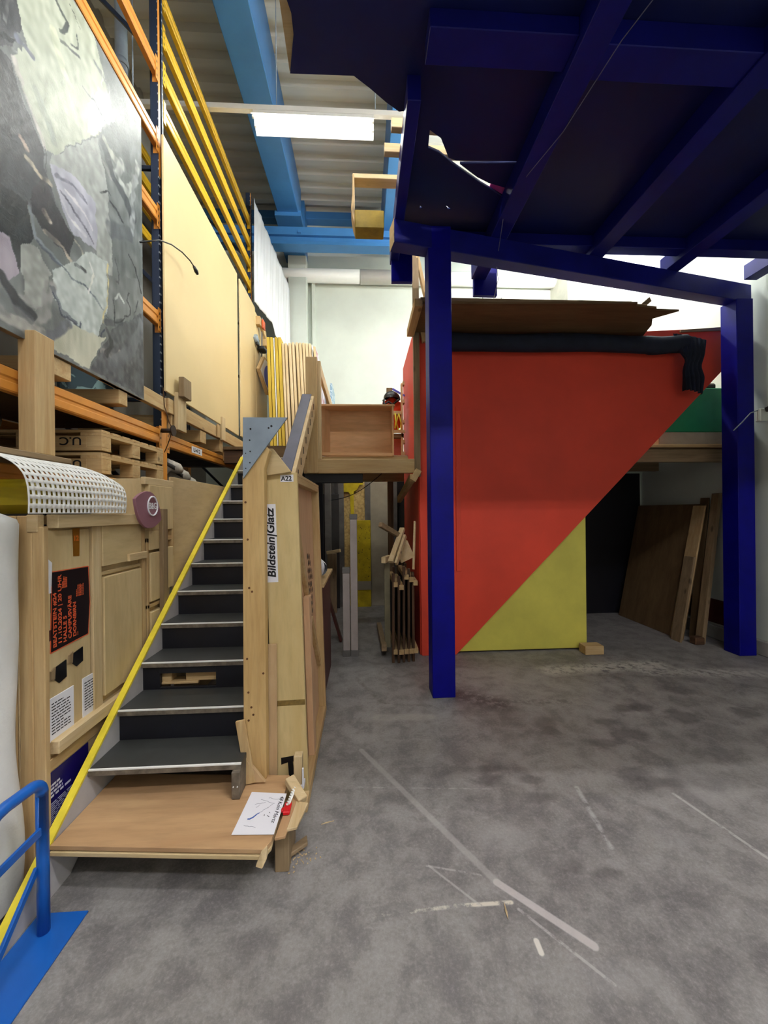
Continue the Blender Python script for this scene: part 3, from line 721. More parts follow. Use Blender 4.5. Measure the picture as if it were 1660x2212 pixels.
b = MB(); b.prism([(-0.47, 1.648, 0.17), (-0.44, 1.642, 0.165), (-0.425, 1.66, 0.19), (-0.427, 1.675, 0.232), (-0.445, 1.65, 0.232)], (0, 0.05, 0), 0.003); b.build('chipped_corner', pale('x'), pf)

# drawing on the platform
ps = thing('drawing_sheet', (-0.5, 1.86, 0.236), 'white sheet with pencil sketch and scribbled note on the platform', 'paper')
PA, PB, PC, PD = Vector((-0.598, 1.738, 0.237)), Vector((-0.41, 1.728, 0.237)), Vector((-0.402, 1.975, 0.237)), Vector((-0.583, 1.998, 0.237))
b = MB(); b.prism([PA, PB, PC, PD], (0, 0, 0.0012)); b.build('sheet', M_paper, ps)
def onp(u, v):
    return (PA * (1 - u) + PB * u) * (1 - v) + (PD * (1 - u) + PC * u) * v + Vector((0, 0, 0.0022))
b = MB(); b.tube([onp(*q) for q in ((0.22, 0.33), (0.27, 0.33), (0.34, 0.37), (0.41, 0.45), (0.46, 0.48))], [0.0025, 0.003, 0.003, 0.0022, 0.0012], 6); b.build('blue_stroke', M_blue_ink, ps)
M_pencil = flat('pencil_grey', (150, 150, 164), 0.7, 0.05, 5)
b = MB()
rnd = random.Random(3)
for (u0, v0, u1, v1) in ((0.46, 0.48, 0.62, 0.62), (0.25, 0.68, 0.5, 0.74), (0.35, 0.80, 0.75, 0.72), (0.62, 0.60, 0.72, 0.70), (0.30, 0.60, 0.38, 0.66), (0.55, 0.86, 0.9, 0.82), (0.2, 0.2, 0.5, 0.14)):
    b.tube([onp(u0 + (u1 - u0) * k / 6 + rnd.uniform(-.008, .008), v0 + (v1 - v0) * k / 6 + rnd.uniform(-.012, .012)) for k in range(7)], 0.0006, 5)
b.build('pencil_sketch', M_pencil, ps)
lt = lettering('48 Kein Mörtz', 0.028, M_ink, ps, onp(0.86, 0.92), PA - PD, PB - PA, 'handwriting', shear=0.3, bold=-0.0003)
b = MB(); b.tube([onp(0.60, 0.44), onp(0.605, 0.41)], 0.0014, 5); b.tube([onp(0.68, 0.42), onp(0.74, 0.39)], 0.0012, 5); b.tube([onp(0.70, 0.50), onp(0.73, 0.48)], 0.001, 5); b.build('note_dashes', M_ink, ps)
# ================================================================ RIGHT OF THE STAIR: BOARD, GUSSET, TALL CRATE
lb = thing('laminated_board', (-0.6, 2.12, 0), 'tall laminated pine board standing beside the stair', 'board')
b = MB(); b.prism([(-0.655, 2.10, 0.02), (-0.535, 2.10, 0.02), (-0.53, 2.10, 1.90), (-0.50, 2.10, 2.00), (-0.53, 2.10, 2.03), (-0.645, 2.10, 1.86)], (0, 0.06, 0), 0.003)
M_lam = wood('laminated_pine', (212, 180, 124), (190, 152, 96), 'z', stretch=9)
b.build('board', M_lam, lb)
b = MB()
for (x, z) in ((-0.625, 0.70), (-0.63, 0.88), (-0.60, 1.24), (-0.615, 1.26), (-0.62, 1.52), (-0.63, 1.72), (-0.545, 0.80), (-0.61, 0.62), (-0.60, 0.58), (-0.625, 0.55)):
    b.tube([(x, 2.098, z), (x, 2.101, z)], 0.006, 8)
b.build('knots', flat('knot_brown', (112, 74, 40), 0.7), lb)
gp = thing('gusset_plate', (-0.55, 2.09, 1.85), 'grey triangular gusset plate screwed to the top of the laminated board', 'plate')
b = MB(); b.prism([(-0.635, 2.085, 2.172), (-0.40, 2.085, 2.172), (-0.638, 2.085, 1.845)], (0, 0.012, 0), 0.001); b.build('plate', M_galv, gp)
b = MB()
for (x, z, r) in ((-0.595, 2.11, .005), (-0.50, 2.115, .005), (-0.485, 2.125, .006), (-0.60, 2.05, .004), (-0.598, 1.99, .004), (-0.60, 1.93, .004), (-0.622, 1.98, .003), (-0.622, 1.90, .003)):
    b.tube([(x, 2.083, z), (x, 2.086, z)], r, 8)
b.build('screw_holes', M_black, gp)
m = MB(); m.prism([(-0.53, 2.17, 1.87), (-0.40, 2.17, 1.89), (-0.50, 2.17, 2.02), (-0.56, 2.17, 2.02)], (0, 0.03, 0), 0.002)
tag(m.build('triangular_brace', ply('x')), 'plywood wedge standing on top of the tall crate', 'brace')

cr = thing('tall_crate', (-0.33, 2.2, 0.0), 'tall narrow wooden crate with white name sticker standing on edge', 'crate')
cr.rotation_euler = (0, R(-1.45), 0)
CX0, CX1, CY0, CY1, CZT = -0.515, -0.325, 2.2, 3.26, 1.89
b = MB(); b.box(CX0, CX1, CY0, CY0 + 0.02, 0, CZT, 0.003); b.build('end_panel', wood('pale_spruce_ply', (214, 192, 140), (204, 178, 122), 'z', knots=False, stretch=5), cr)
b = MB(); b.box(CX0, CX0 + 0.012, CY0 + 0.02, CY1, 0, CZT, 0.002); b.build('back_panel', ply('z'), cr)
M_salmon = wood('salmon_plywood', (216, 180, 142), (206, 164, 126), 'z', knots=False, stretch=5)
b = MB(); b.box(CX1 - 0.07, CX1 - 0.055, CY0 + 0.02, CY1, 0.03, CZT - 0.02, 0.001); b.build('side_panel', M_salmon, cr)
b = MB(); b.box(CX0 + 0.012, CX1, CY0 + 0.02, CY1, CZT - 0.02, CZT, 0.002); b.build('top_panel', pine('y'), cr)
b = MB(); b.box(CX1 - 0.055, CX1, CY0 + 0.021, CY0 + 0.045, 0.0, CZT - 0.02, 0.002); b.build('front_stile', pine('z'), cr)
b = MB(); b.box(CX1 - 0.055, CX1, CY1 - 0.05, CY1, 0.0, CZT - 0.02, 0.002); b.build('rear_stile', pine('z'), cr)
b = MB(); b.box(CX1 - 0.055, CX1, CY0 + 0.045, CY1 - 0.05, CZT - 0.06, CZT - 0.02, 0.002); b.build('top_rail', pine('y'), cr)
b = MB(); b.box(CX1 - 0.055, CX1, CY0 + 0.045, CY1 - 0.05, 0.0, 0.06, 0.002); b.build('bottom_rail', pine('y'), cr)
for (ya, za, yb, zb) in ((2.26, 1.70, 2.78, 0.95), (2.80, 0.90, 3.20, 0.42)):
    b = MB(); b.bar((CX1 - 0.04, ya, za), (CX1 - 0.04, yb, zb), 0.03, 0.05, up=(0, 0, 1)); b.build('diagonal_brace', pine('y'), cr)
b = MB(); b.box(CX1 - 0.05, CX1 - 0.01, 2.56, 2.66, 0.06, 1.10, 0.002); b.build('middle_stile', M_salmon, cr)
b = MB()
for r in range(11):
    w = 2 if r < 2 else (3 if r < 9 else 2)
    for c in range(w):
        yy = 2.86 + 0.075 * c + (0.035 if r % 2 else 0); zz = 1.34 - 0.052 * r - 0.01 * c
        b.prism([(CX1 - 0.0535, yy - 0.02, zz), (CX1 - 0.0535, yy, zz - 0.022), (CX1 - 0.0535, yy + 0.02, zz), (CX1 - 0.0535, yy, zz + 0.022)], (0.0016, 0, 0))
b.build('vent_holes', M_black, cr)
b = MB(); b.box(-0.515, -0.45, CY0 - 0.002, CY0 - 0.0002, 1.275, 1.715, 0); sk = b.build('sticker', M_paper, cr)
lt = lettering('Bildstein|Glatz', 0.062, M_ink, sk, (-0.463, CY0 - 0.0024, 1.30), (0, 0, 1), (-1, 0, 0), bold=0.0016, shear=0.18)
zz_ = [v.co.z for v in lt.data.vertices]; lt.scale = (1, 1, 0.395 / (max(zz_) - min(zz_)))
b = MB(); b.box(-0.418, -0.345, CY0 - 0.002, CY0 - 0.0002, 1.838, 1.878, 0); sk = tag(b.build('label', M_paper, cr), 'small white number label')
lettering('A22', 0.036, M_ink, sk, (-0.414, CY0 - 0.0024, 1.845), (1, 0, 0), (0, 0, 1), bold=0.0008)
b = MB(); b.prism([(-0.47, CY0 - 0.0005, 0.245), (-0.47, CY0 - 0.0005, 0.283), (-0.36, CY0 - 0.0005, 0.295), (-0.36, CY0 - 0.0005, 0.262), (-0.405, CY0 - 0.0005, 0.258), (-0.39, CY0 - 0.0005, 0.06), (-0.425, CY0 - 0.0005, 0.06), (-0.433, CY0 - 0.0005, 0.255)], (0, -0.0012, 0)); tag(b.build('painted_mark', M_black, cr), 'black painted T mark')
b = MB(); b.box(-0.50, CX1, CY0 - 0.0015, CY0 - 0.0003, 0.575, 0.605, 0); tag(b.build('glue_stain', flat('glue_brown', (150, 122, 62), 0.6, 0.15, 30), cr), 'dried glue stain')
# loose bits around the crate foot
m = MB(); m.prism([(-0.585, 2.172, 0.02), (-0.495, 2.172, 0.02), (-0.49, 2.172, 0.93), (-0.575, 2.172, 0.93)], (0, 0.012, 0), 0.002)
tag(m.build('thin_plywood_strip', wood('pinkish_plywood', (204, 176, 136), (190, 158, 118), 'z', knots=False, stretch=5)), 'pinkish plywood strip leaning against the tall crate end', 'strip')
m = MB(); m.bar((-0.605, 2.06, 0.24), (-0.665, 2.085, 0.56), 0.05, 0.015, up=(0, 1, 0)); tag(m.build('thin_lath', pine('z')), 'crooked lath leaning at the foot of the laminated board', 'lath')
m = MB(); m.prism([(-0.60, 2.06, 0.24), (-0.53, 2.06, 0.24), (-0.60, 2.06, 0.33), (-0.625, 2.06, 0.36)], (0, 0.02, 0), 0.002); tag(m.build('wedge', wood('pinkish_plywood', (204, 176, 136), (190, 158, 118), 'z', knots=False, stretch=5)), 'small plywood wedge behind the lowest stair block', 'wedge')
sb = thing('stacked_offcut', (-0.36, 2.1, 0), 'upright square offcut with white tape beside the crate corner', 'offcut')
b = MB(); b.box(-0.39, -0.345, 2.10, 2.15, 0.02, 0.345, 0.004); b.build('block', pale('z'), sb)
b = MB(); b.box(-0.392, -0.335, 2.096, 2.152, 0.17, 0.192, 0.002); b.box(-0.345, -0.336, 2.096, 2.11, 0.19, 0.28, 0.002); b.build('white_tape', M_paper, sb)
m = MB(); m.bar((-0.40, 2.03, 0.275), (-0.315, 1.93, 0.23), 0.05, 0.035); tag(m.build('offcut', pale('x')), 'pale offcut lying tilted across the corner by the crate', 'offcut')
m = MB(); m.box(-0.36, -0.30, 1.98, 2.06, 0.13, 0.19, 0.004); tag(m.build('offcut', pine('x')), 'square offcut under the tilted pale offcut', 'offcut')
m = MB(); m.hexa([(-0.405, 1.715, 0.218), (-0.36, 1.725, 0.218), (-0.335, 1.95, 0.218), (-0.385, 1.97, 0.218), (-0.405, 1.715, 0.232), (-0.36, 1.725, 0.232), (-0.335, 1.95, 0.232), (-0.385, 1.97, 0.232)], 0.002); tag(m.build('narrow_board', ply_red('y')), 'narrow board lying beside the drawing under the red tool', 'board')
m = MB(); m.hexa([(-0.36, 1.755, 0.222), (-0.315, 1.765, 0.222), (-0.285, 1.91, 0.222), (-0.345, 1.925, 0.222), (-0.36, 1.755, 0.236), (-0.315, 1.765, 0.236), (-0.285, 1.91, 0.236), (-0.345, 1.925, 0.236)], 0.002); tag(m.build('small_board', pale('y')), 'small pale board overhanging the floor beside the platform', 'board')
dr = thing('drill_bit', (-0.37, 1.87, 0.24), 'twisted drill bit with red holder lying by the drawing', 'tool')
b = MB(); b.box(-0.395, -0.362, 1.835, 1.90, 0.234, 0.252, 0.004); b.box(-0.405, -0.39, 1.85, 1.87, 0.236, 0.25, 0.003); b.build('holder', M_red_plastic, dr)
b = MB()
for ph in (0, math.pi):
    b.tube([Vector((-0.375 + 0.012 * k / 24.0, 1.87 + 0.11 * k / 24.0, 0.262)) + Vector((math.cos(k * 0.9 + ph) * 0.006, 0, math.sin(k * 0.9 + ph) * 0.006)) for k in range(25)], 0.0042, 6)
b.build('bit', M_alu, dr)
fo = thing('floor_offcut', (-0.35, 1.9, 0), 'grey wood offcut lying on the floor in front of the platform', 'offcut')
b = MB(); b.hexa([(-0.42, 1.845, 0.012), (-0.405, 1.825, 0.012), (-0.288, 1.90, 0.03), (-0.30, 1.945, 0.03), (-0.42, 1.86, 0.03), (-0.405, 1.832, 0.03), (-0.288, 1.905, 0.046), (-0.30, 1.95, 0.046)], 0.003); b.build('offcut', grey_wood('x'), fo)
m = MB(); rnd = random.Random(11)
for k in range(46):
    x, y = rnd.gauss(-0.335, 0.035), rnd.gauss(1.865, 0.03); a = rnd.uniform(0, 3.1); l = rnd.uniform(.003, .009)
    m.bar((x, y, 0.002), (x + math.cos(a) * l, y + math.sin(a) * l, 0.004), 0.004, 0.003, bev=0)
tag(m.build('wood_chips', pale('x')), 'scatter of wood chips and sawdust on the floor', 'chips', kind='stuff')
for (x, y, a, lb2) in ((-0.24, 2.06, 0.3, 'thin pale splinter on the floor beside the crate foot'), (0.57, 1.53, 1.45, 'pale splinter lying alone on the open floor')):
    m = MB(); m.prism([(x, y, 0.002), (x + math.cos(a) * .03 + .004, y + math.sin(a) * .03, .002), (x + math.cos(a) * .07, y + math.sin(a) * .07, .002), (x + math.cos(a) * .03 - .004, y + math.sin(a) * .03 + .004, .002)], (0, 0, 0.003)); tag(m.build('splinter', pale('x')), lb2, 'splinter')

# narrow cabinet behind the tall crate
nc = thing('dark_cabinet', (-0.42, 3.7, 0), 'low dark red cabinet behind the tall crate with white bag on top', 'cabinet')
b = MB(); b.box(-0.56, -0.365, 3.32, 4.2, 0, 1.02, 0.004); b.build('body', M_dark_red, nc)
b = MB(); b.box(-0.56, -0.34, 3.30, 4.22, 1.02, 1.05, 0.003); b.build('top', pine('y'), nc)
b = MB()
for k in range(6): b.box(-0.364, -0.3635, 3.36, 3.372, 0.15 + k * 0.14, 0.162 + k * 0.14, 0)
b.build('screws', M_alu, nc)
m = MB(); m.grid(lambda u, v: Vector((-0.46 + 0.11 * math.cos(6.283 * u) * math.sin(3.1416 * v) * (1 + .12 * math.sin(9 * u + 4 * v)), 3.60 + 0.2 * math.sin(6.283 * u) * math.sin(3.1416 * v), 1.055 + 0.10 * (1 - math.cos(3.1416 * v)) * (0.9 + .1 * math.sin(7 * u)))), 22, 12)
tag(m.build('crumpled_bag', M_sheet), 'crumpled white bag on the low dark red cabinet', 'bag')

# ================================================================ UNDER THE LANDING, BACK ROW
def stand(name, x0, x1, y0, y1, z1, mat, label, cat='panel', grp='panels standing at the back wall', z0=0.0):
    m = MB(); m.box(x0, x1, y0, y1, z0, z1, 0.003); return tag(m.build(name, mat), label, cat, grp)
stand('dark_board', -0.72, -0.42, 6.70, 6.74, 1.98, M_dark_board, 'dark grey panel nearest the stair in the back row')
stand('steel_channel', -0.66, -0.55, 6.62, 6.68, 2.30, M_steel_post, 'dull upright in front of the dark grey panel')
stand('grey_board', -0.55, -0.34, 6.80, 6.84, 2.55, M_steel_post, 'weathered grey panel beside the chipboard', grp=None)
stand('dark_stained_board', -0.49, -0.435, 6.75, 6.79, 2.45, M_dark_board, 'narrow dark board before the weathered grey panel')
stand('chipboard_panel', -0.34, 0.03, 6.84, 6.87, 2.75, M_osb, 'chipboard panel with yellow cut-out behind the slim posts')
m = MB()
m.prism([(-0.34, 6.80, 2.02), (-0.26, 6.80, 2.02), (-0.23, 6.80, 1.98), (-0.215, 6.80, 1.50), (-0.16, 6.80, 1.50), (-0.165, 6.80, 2.02), (-0.10, 6.80, 2.06), (-0.06, 6.80, 2.14), (0.0, 6.80, 2.14), (0.0, 6.80, 2.17), (-0.05, 6.80, 2.20), (-0.05, 6.80, 2.35), (-0.34, 6.80, 2.35)], (0, 0.02, 0), 0.001)
tag(m.build('yellow_cutout', M_yellow_dusty), 'yellow cut-out shape hanging on the chipboard panel', 'cut-out')
stand('steel_strip', 0.03, 0.13, 6.82, 6.86, 2.6, M_steel_post, 'grey strip with blue smears between chipboard and beige board')
yb = thing('yellow_board', (0.0, 6.78, 0), 'yellow board with dark dents standing behind the slim grey posts', 'board')
b = MB(); b.box(-0.20, 0.125, 6.76, 6.785, 0, 1.52, 0.003); b.build('board', M_yellow_dusty, yb)
b = MB(); rnd = random.Random(5)
for k in range(30):
    x, z = rnd.uniform(-0.09, 0.11), rnd.uniform(0.5, 1.45); b.tube([(x, 6.757, z), (x, 6.761, z)], rnd.uniform(.005, .010), 7)
b.build('dents', flat('dent_brown', (96, 80, 20), 0.7), yb)
b = MB(); b.box(-0.20, 0.125, 6.756, 6.7605, 0.30, 0.45, 0.001); tag(b.build('bare_band', M_grey_board, yb), 'bare pale band')
stand('beige_board', 0.13, 0.49, 6.82, 6.85, 2.7, M_grey_board, 'beige board standing behind the wooden frames', grp=None)
stand('steel_channel', 0.49, 0.60, 6.74, 6.80, 2.6, M_steel_post, 'dull grey upright between beige board and red side wall')
stand('dark_board', 0.60, 0.9, 6.86, 6.9, 2.2, M_dark_board, 'dark panel in the gap beside the red side wall')
stand('low_plank', -0.60, -0.45, 6.40, 6.46, 0.98, grey_wood('z'), 'short brown plank standing before the dark panels', 'plank', None)
m = MB(); m.bar((-0.6, 6.36, 1.0), (-0.38, 6.30, 1.04), 0.06, 0.05); tag(m.build('wood_stub', pale('x')), 'pale wood stub on top of the short brown plank', 'stub')
m = MB(); m.box(-1.6, 0.64, 6.95, 6.99, 0, 2.4, 0.002); tag(m.build('backing_partition', flat('old_grey_partition', (122, 116, 104), 0.7, 0.1, 2)), 'grey partition behind the row of standing panels', 'partition')
m = MB(); m.tube([(0.62, 6.2, 0.16), (0.60, 6.26, 0.16)], 0.16, 24); tag(m.build('wheel', M_black), 'black wheel on the floor behind the wooden frames', 'wheel')
pt = []
for k in range(13):
    u = k / 12; pt.append((-0.52 + 0.86 * u, 6.3 - 1.7 * u, 1.86 + 0.36 * u - 0.10 * math.sin(math.pi * u)))
m = MB(); m.tube(pt, 0.005, 6); tag(m.build('hanging_cable', M_black), 'dark cable sagging below the landing', 'cable')
# slim grey posts
for (x0, x1, h, label) in ((-0.155, -0.075, 1.64, 'tall slim grey post standing below the landing'), (-0.245, -0.165, 1.02, 'shorter slim grey post beside the tall one below the landing')):
    gpst = thing('slim_post', ((x0 + x1) / 2, 4.5, 0), label, 'post')
    b = MB(); b.box(x0, x1, 4.44, 4.54, 0.07, h - 0.06, 0.004); b.build('shaft', M_grey_post, gpst)
    for za, zb in ((h - 0.06, h), (0, 0.07)):
        b = MB(); b.box(x0 - 0.004, x1 + 0.004, 4.435, 4.545, za, zb, 0.003); tag(b.build('end_cap', M_steel_post, gpst), 'bare grey end')
m = MB(); m.bar((-0.30, 5.0, 0), (-0.52, 5.05, 0.75), 0.03, 0.12, up=(0, 1, 0)); tag(m.build('red_plank', M_dark_red), 'dark red plank leaning behind the slim posts', 'plank')

# frames leaning on the red side wall
def wood_frame(xb, lean, y, w, h, label, mat1, mat2):
    f = thing('canvas_frame', (xb, y, 0), label, 'frame', 'old wooden frames against the red wall')
    def P(x, yy, z): return Vector((xb + x + lean * z / h, yy, z))
    b = MB(); b.bar(P(0, y, 0), P(0, y, h), 0.028, 0.05, up=(0, 1, 0)); b.build('stile', mat1, f)
    b = MB(); b.bar(P(0, y + w, 0), P(0, y + w, h), 0.028, 0.05, up=(0, 1, 0)); b.build('stile', mat1, f)
    for z in (0.12, h - 0.12):
        b = MB(); b.bar(P(0.028, y - 0.03, z), P(0.028, y + w, z), 0.05, 0.055); b.build('rail', mat2, f)
    b = MB(); b.hexa([P(0.016, y + 0.05, 0.1), P(0.02, y + 0.05, 0.1), P(0.02, y + w - .05, 0.1), P(0.016, y + w - .05, 0.1), P(0.016, y + 0.05, h - .1), P(0.02, y + 0.05, h - .1), P(0.02, y + w - .05, h - .1), P(0.016, y + w - .05, h - .1)], 0); b.build('backing', M_black_cloth, f)
    return f
for i, (xb, ln, y, h) in enumerate(((0.315, 0.01, 4.24, 0.98), (0.375, 0.01, 4.23, 0.95), (0.432, 0.01, 4.24, 1.06), (0.488, 0.01, 4.25, 1.03), (0.542, 0.0, 4.26, 0.99))):
    wood_frame(xb, ln, y, 0.75, h, ('first', 'second', 'third', 'fourth', 'fifth')[i] + ' old wooden frame from the slim posts, leaning on the red wall', dark_wood('z'), pine('y'))
lf = thing('canvas_frame', (0.24, 4.7, 0), 'pale greenish frame edge standing beside the old wooden frames', 'frame')
b = MB(); b.box(0.235, 0.30, 4.42, 4.46, 0.10, 1.12, 0.003); b.build('stile', flat('greenish_timber', (140, 132, 104), 0.6, 0.1, 6), lf)
b = MB(); b.bar((0.22, 4.30, 1.12), (0.30, 4.5, 1.12), 0.05, 0.07); b.build('top_rail', pale('y'), lf)
b = MB(); b.bar((0.22, 4.33, 0.13), (0.20, 5.3, 0.10), 0.06, 0.08); b.build('foot_rail', grey_wood('y'), lf)
for (p, q, w, h, lbx) in (((0.19, 4.3, 1.52), (0.42, 4.55, 1.38), .05, .055, 'dark stick jutting up over the old wooden frames'),
                         ((0.30, 4.28, 1.10), (0.47, 4.6, 1.46), .06, .04, 'broken pale stick leaning over the old wooden frames'),
                         ((0.36, 4.27, 1.08), (0.49, 4.5, 1.38), .03, .05, 'second broken stick beside the pale one over the frames'),
                         ((0.55, 4.24, 1.02), (0.585, 4.34, 1.55), .02, .05, 'splintered stick standing against the red wall'),
                         ((0.40, 4.6, 1.15), (0.56, 4.62, 1.22), .10, .22, 'brown box end wedged behind the broken sticks')):
    m = MB(); m.bar(p, q, w, h); tag(m.build('broken_stick', pale('y') if 'dark' not in lbx else grey_wood('x')), lbx, 'stick')

# ================================================================ STUFF ON THE LANDING
bg = thing('red_bag', (0.46, 5.5, 2.9), 'bright orange bag with black straps hanging by the red wall', 'bag')
b = MB(); b.grid(lambda u, v: Vector((0.425 + 0.135 * math.cos(6.283 * u) * min(1, 2.4 * math.sin(3.1416 * min(v, .98) + .03)), 5.5 + 0.08 * math.sin(6.283 * u) * math.sin(3.1416 * v), 2.80 + 0.51 * v)), 24, 12); b.build('body', M_redcloth, bg)
b = MB()
b.grid(lambda u, v: Vector((0.425 + (0.12 + .02 * math.sin(12 * u)) * math.cos(6.283 * u) * math.cos(1.57 * v), 5.47 + 0.1 * math.sin(6.283 * u) * math.cos(1.57 * v), 3.27 + 0.11 * math.sin(1.57 * v))), 20, 8)
b.tube([(0.30, 5.42, 3.24), (0.32, 5.4, 3.17), (0.37, 5.4, 3.21), (0.43, 5.4, 3.17), (0.50, 5.41, 3.23), (0.53, 5.42, 3.25)], 0.016, 8)
b.tube([(0.32, 5.42, 3.28), (0.29, 5.42, 3.14), (0.27, 5.42, 3.06)], 0.012, 8)
b.build('straps', M_black, bg)
m = MB(); m.box(0.36, 0.445, 5.62, 5.67, 0.0, 3.48, 0.003); tag(m.build('post_end', grey_wood('z')), 'timber post end sticking up behind the orange bag', 'post')
m = MB(); m.bar((0.46, 5.8, 3.52), (0.64, 5.75, 3.40), 0.02, 0.03); tag(m.build('violet_rod', M_violet), 'violet rod slanting from the post end to the red wall', 'rod')
lad = thing('shelf_ladder', (0.6, 5.4, 2.26), 'pale shelf ladder standing along the red side wall', 'ladder')
b = MB(); b.box(0.545, 0.572, 5.36, 5.42, 2.262, 3.46, 0.003); b.build('stile', pale('z'), lad)
for z in (3.44, 3.18, 2.90, 2.62, 2.45):
    b = MB(); b.box(0.572, 0.598, 5.36, 5.46, z, z + 0.05, 0.003); b.build('rung', pale('x'), lad)
b = MB(); b.box(0.44, 0.545, 5.35, 5.40, 3.02, 3.07, 0.003); b.box(0.44, 0.598, 5.33, 5.358, 2.76, 2.80, 0.003); b.build('hook_bar', pale('x'), lad)
b = MB(); b.box(0.44, 0.58, 5.36, 5.46, 2.70, 2.755, 0.003); b.build('shelf_edge', brown('x'), lad)
m = MB(); m.tube([(0.51, 5.33, 3.03), (0.475, 5.33, 2.90), (0.50, 5.33, 2.80), (0.535, 5.33, 2.80), (0.54, 5.33, 2.90), (0.51, 5.33, 3.03)], 0.009, 8); m.tube([(0.46, 5.33, 3.03), (0.47, 5.33, 2.92), (0.455, 5.33, 2.82)], 0.012, 8)
tag(m.build('yellow_strap', M_yellow_band), 'yellow strap looped over the shelf ladder bar', 'strap')
m = MB(); m.box(0.44, 0.56, 5.5, 5.54, 2.26, 2.72, 0.003); tag(m.build('red_lath', flat('faded_red', (206, 92, 74), 0.6)), 'faded red slat standing under the shelf ladder bar', 'slat')
m = MB(); m.box(0.36, 0.585, 5.0, 5.06, 2.262, 2.40, 0.003); tag(m.build('pale_board', flat('bleached_board', (196, 186, 160), 0.6, .05, 5)), 'bleached board lying at the edge of the landing', 'board')

# ================================================================ PANELS STANDING ON THE STAIR-HEAD DECK
M_pan_y = wood('yellow_shutter_panel', (212, 186, 78), (176, 146, 48), 'z', knots=False, stretch=10)
M_pan_p = wood('pale_panel_edge', (222, 204, 168), (206, 182, 138), 'z', knots=False, stretch=8)
names = ('first', 'second', 'third', 'fourth', 'fifth', 'sixth', 'seventh', 'eighth', 'ninth', 'tenth', 'eleventh', 'twelfth', 'thirteenth')
x = -1.505; ys = 6.2
spec = [(.055, 4.46, 'y'), (.05, 4.46, 'y'), (.018, 4.45, 'w'), (.05, 4.46, 'y'), (.055, 4.46, 'y'), (.045, 4.37, 'p'), (.05, 4.37, 'p'), (.055, 4.375, 'p'), (.05, 4.385, 'p'), (.05, 4.385, 'p'), (.055, 4.38, 'p'), (.05, 4.38, 'p'), (.05, 4.375, 'p'), (.05, 4.37, 'p'), (.018, 4.35, 'w')]
cnt = {'y': 0, 'p': 0, 'w': 0}
for i, (w, z, kd) in enumerate(spec):
    lean = 0.045 + 0.0035 * i; w *= 0.84
    m = MB(); mat = {'y': M_pan_y, 'p': M_pan_p, 'w': M_white}[kd]
    xs = x
    m.hexa([(xs + lean, ys, 2.48), (xs + lean + w, ys, 2.48), (xs + lean + w, ys + 1.0, 2.48), (xs + lean, ys + 1.0, 2.48), (xs, ys, z), (xs + w, ys, z), (xs + w, ys + 1.0, z), (xs, ys + 1.0, z)], 0.010 if kd == 'p' else 0.004)
    nm = {'y': 'yellow shutter panel', 'p': 'pale wooden panel', 'w': 'thin white sheet'}[kd]
    tag(m.build('upright_panel', mat), '%s %s upright on the stair-head deck, counted from the fibreboard' % (names[cnt[kd]], nm), 'panel', {'y': 'yellow shutter panels', 'p': 'pale panels on the stair-head deck', 'w': 'white sheets between the panels'}[kd])
    cnt[kd] += 1
    x += w + (0.018 if i in (6, 8) else 0.008)
lp = thing('painted_panel', (-0.78, 6.6, 2.48), 'outermost upright panel with grey and pink painted face', 'panel')
b = MB(); b.hexa([(-0.655, 6.15, 2.48), (-0.62, 6.15, 2.48), (-0.62, 8.1, 2.48), (-0.655, 8.1, 2.48), (-0.765, 6.15, 4.30), (-0.73, 6.15, 4.30), (-0.73, 8.1, 4.30), (-0.765, 8.1, 4.30)], 0.006); b.build('panel', M_pan_p, lp)
t = NT('painted_canvas_face', 0.6); f1 = t.noise(t.coord((1, 1, 1)), 3.0, 4, 0.7, 1.2); f2 = t.noise(t.coord((1, 1, 1)), 5.0, 3, 0.6)
t.color(t.mix(t.ramp(f2, 0.55, 0.62), t.mix(t.ramp(f1, 0.35, 0.65), lin((150, 140, 156)), lin((214, 214, 220))), lin((170, 110, 122))))
b = MB(); b.hexa([(-0.619, 6.16, 2.50), (-0.616, 6.16, 2.50), (-0.616, 7.6, 2.50), (-0.619, 7.6, 2.50), (-0.729, 6.16, 4.29), (-0.726, 6.16, 4.29), (-0.726, 7.6, 4.29), (-0.729, 7.6, 4.29)], 0); tag(b.build('painted_face', t.m, lp), 'grey and pink painted face')
m = MB(); m.box(-0.60, -0.56, 7.3, 8.0, 2.48, 4.1, 0.004)
t = NT('pale_blue_canvas', 0.7); f1 = t.noise(t.coord((1, 1, 1)), 9.0, 3, 0.7, 1.5); t.color(t.mix(t.ramp(f1, 0.45, 0.5), lin((206, 222, 226)), lin((130, 160, 180))))
tag(m.build('patterned_canvas', t.m), 'pale blue patterned canvas at the far end of the stair-head deck', 'canvas')
# ================================================================ PALLET RACKING
FX = -1.80; BX = -2.90
rk = thing('pallet_rack', (-2.35, 3.5, 0), 'tall pallet rack with dark blue uprights and orange and yellow beams', 'rack')
def upright(x, y, top, nm='upright'):
    b = MB()
    b.box(x - 0.07, x - 0.068, y - 0.045, y + 0.045, 0, top, 0); b.box(x - 0.07, x, y - 0.045, y - 0.042, 0, top, 0); b.box(x - 0.07, x, y + 0.042, y + 0.045, 0, top, 0)
    b.box(x - 0.003, x, y - 0.045, y - 0.018, 0, top, 0); b.box(x - 0.003, x, y + 0.018, y + 0.045, 0, top, 0)
    o = b.build(nm, M_rack_slot, rk, origin=(x, y, 0))
    for za, zb, ya in ((4.7, top, -0.012), (1.9, 2.72, 0.045)):
        b = MB(); b.box(x, x + 0.0012, y - 0.045, y + ya, za, zb, 0); tag(b.build('connector_strip', M_orange, o), 'orange connector strip on the upright')
U1, U2, U0 = 3.60, 6.46, 0.80
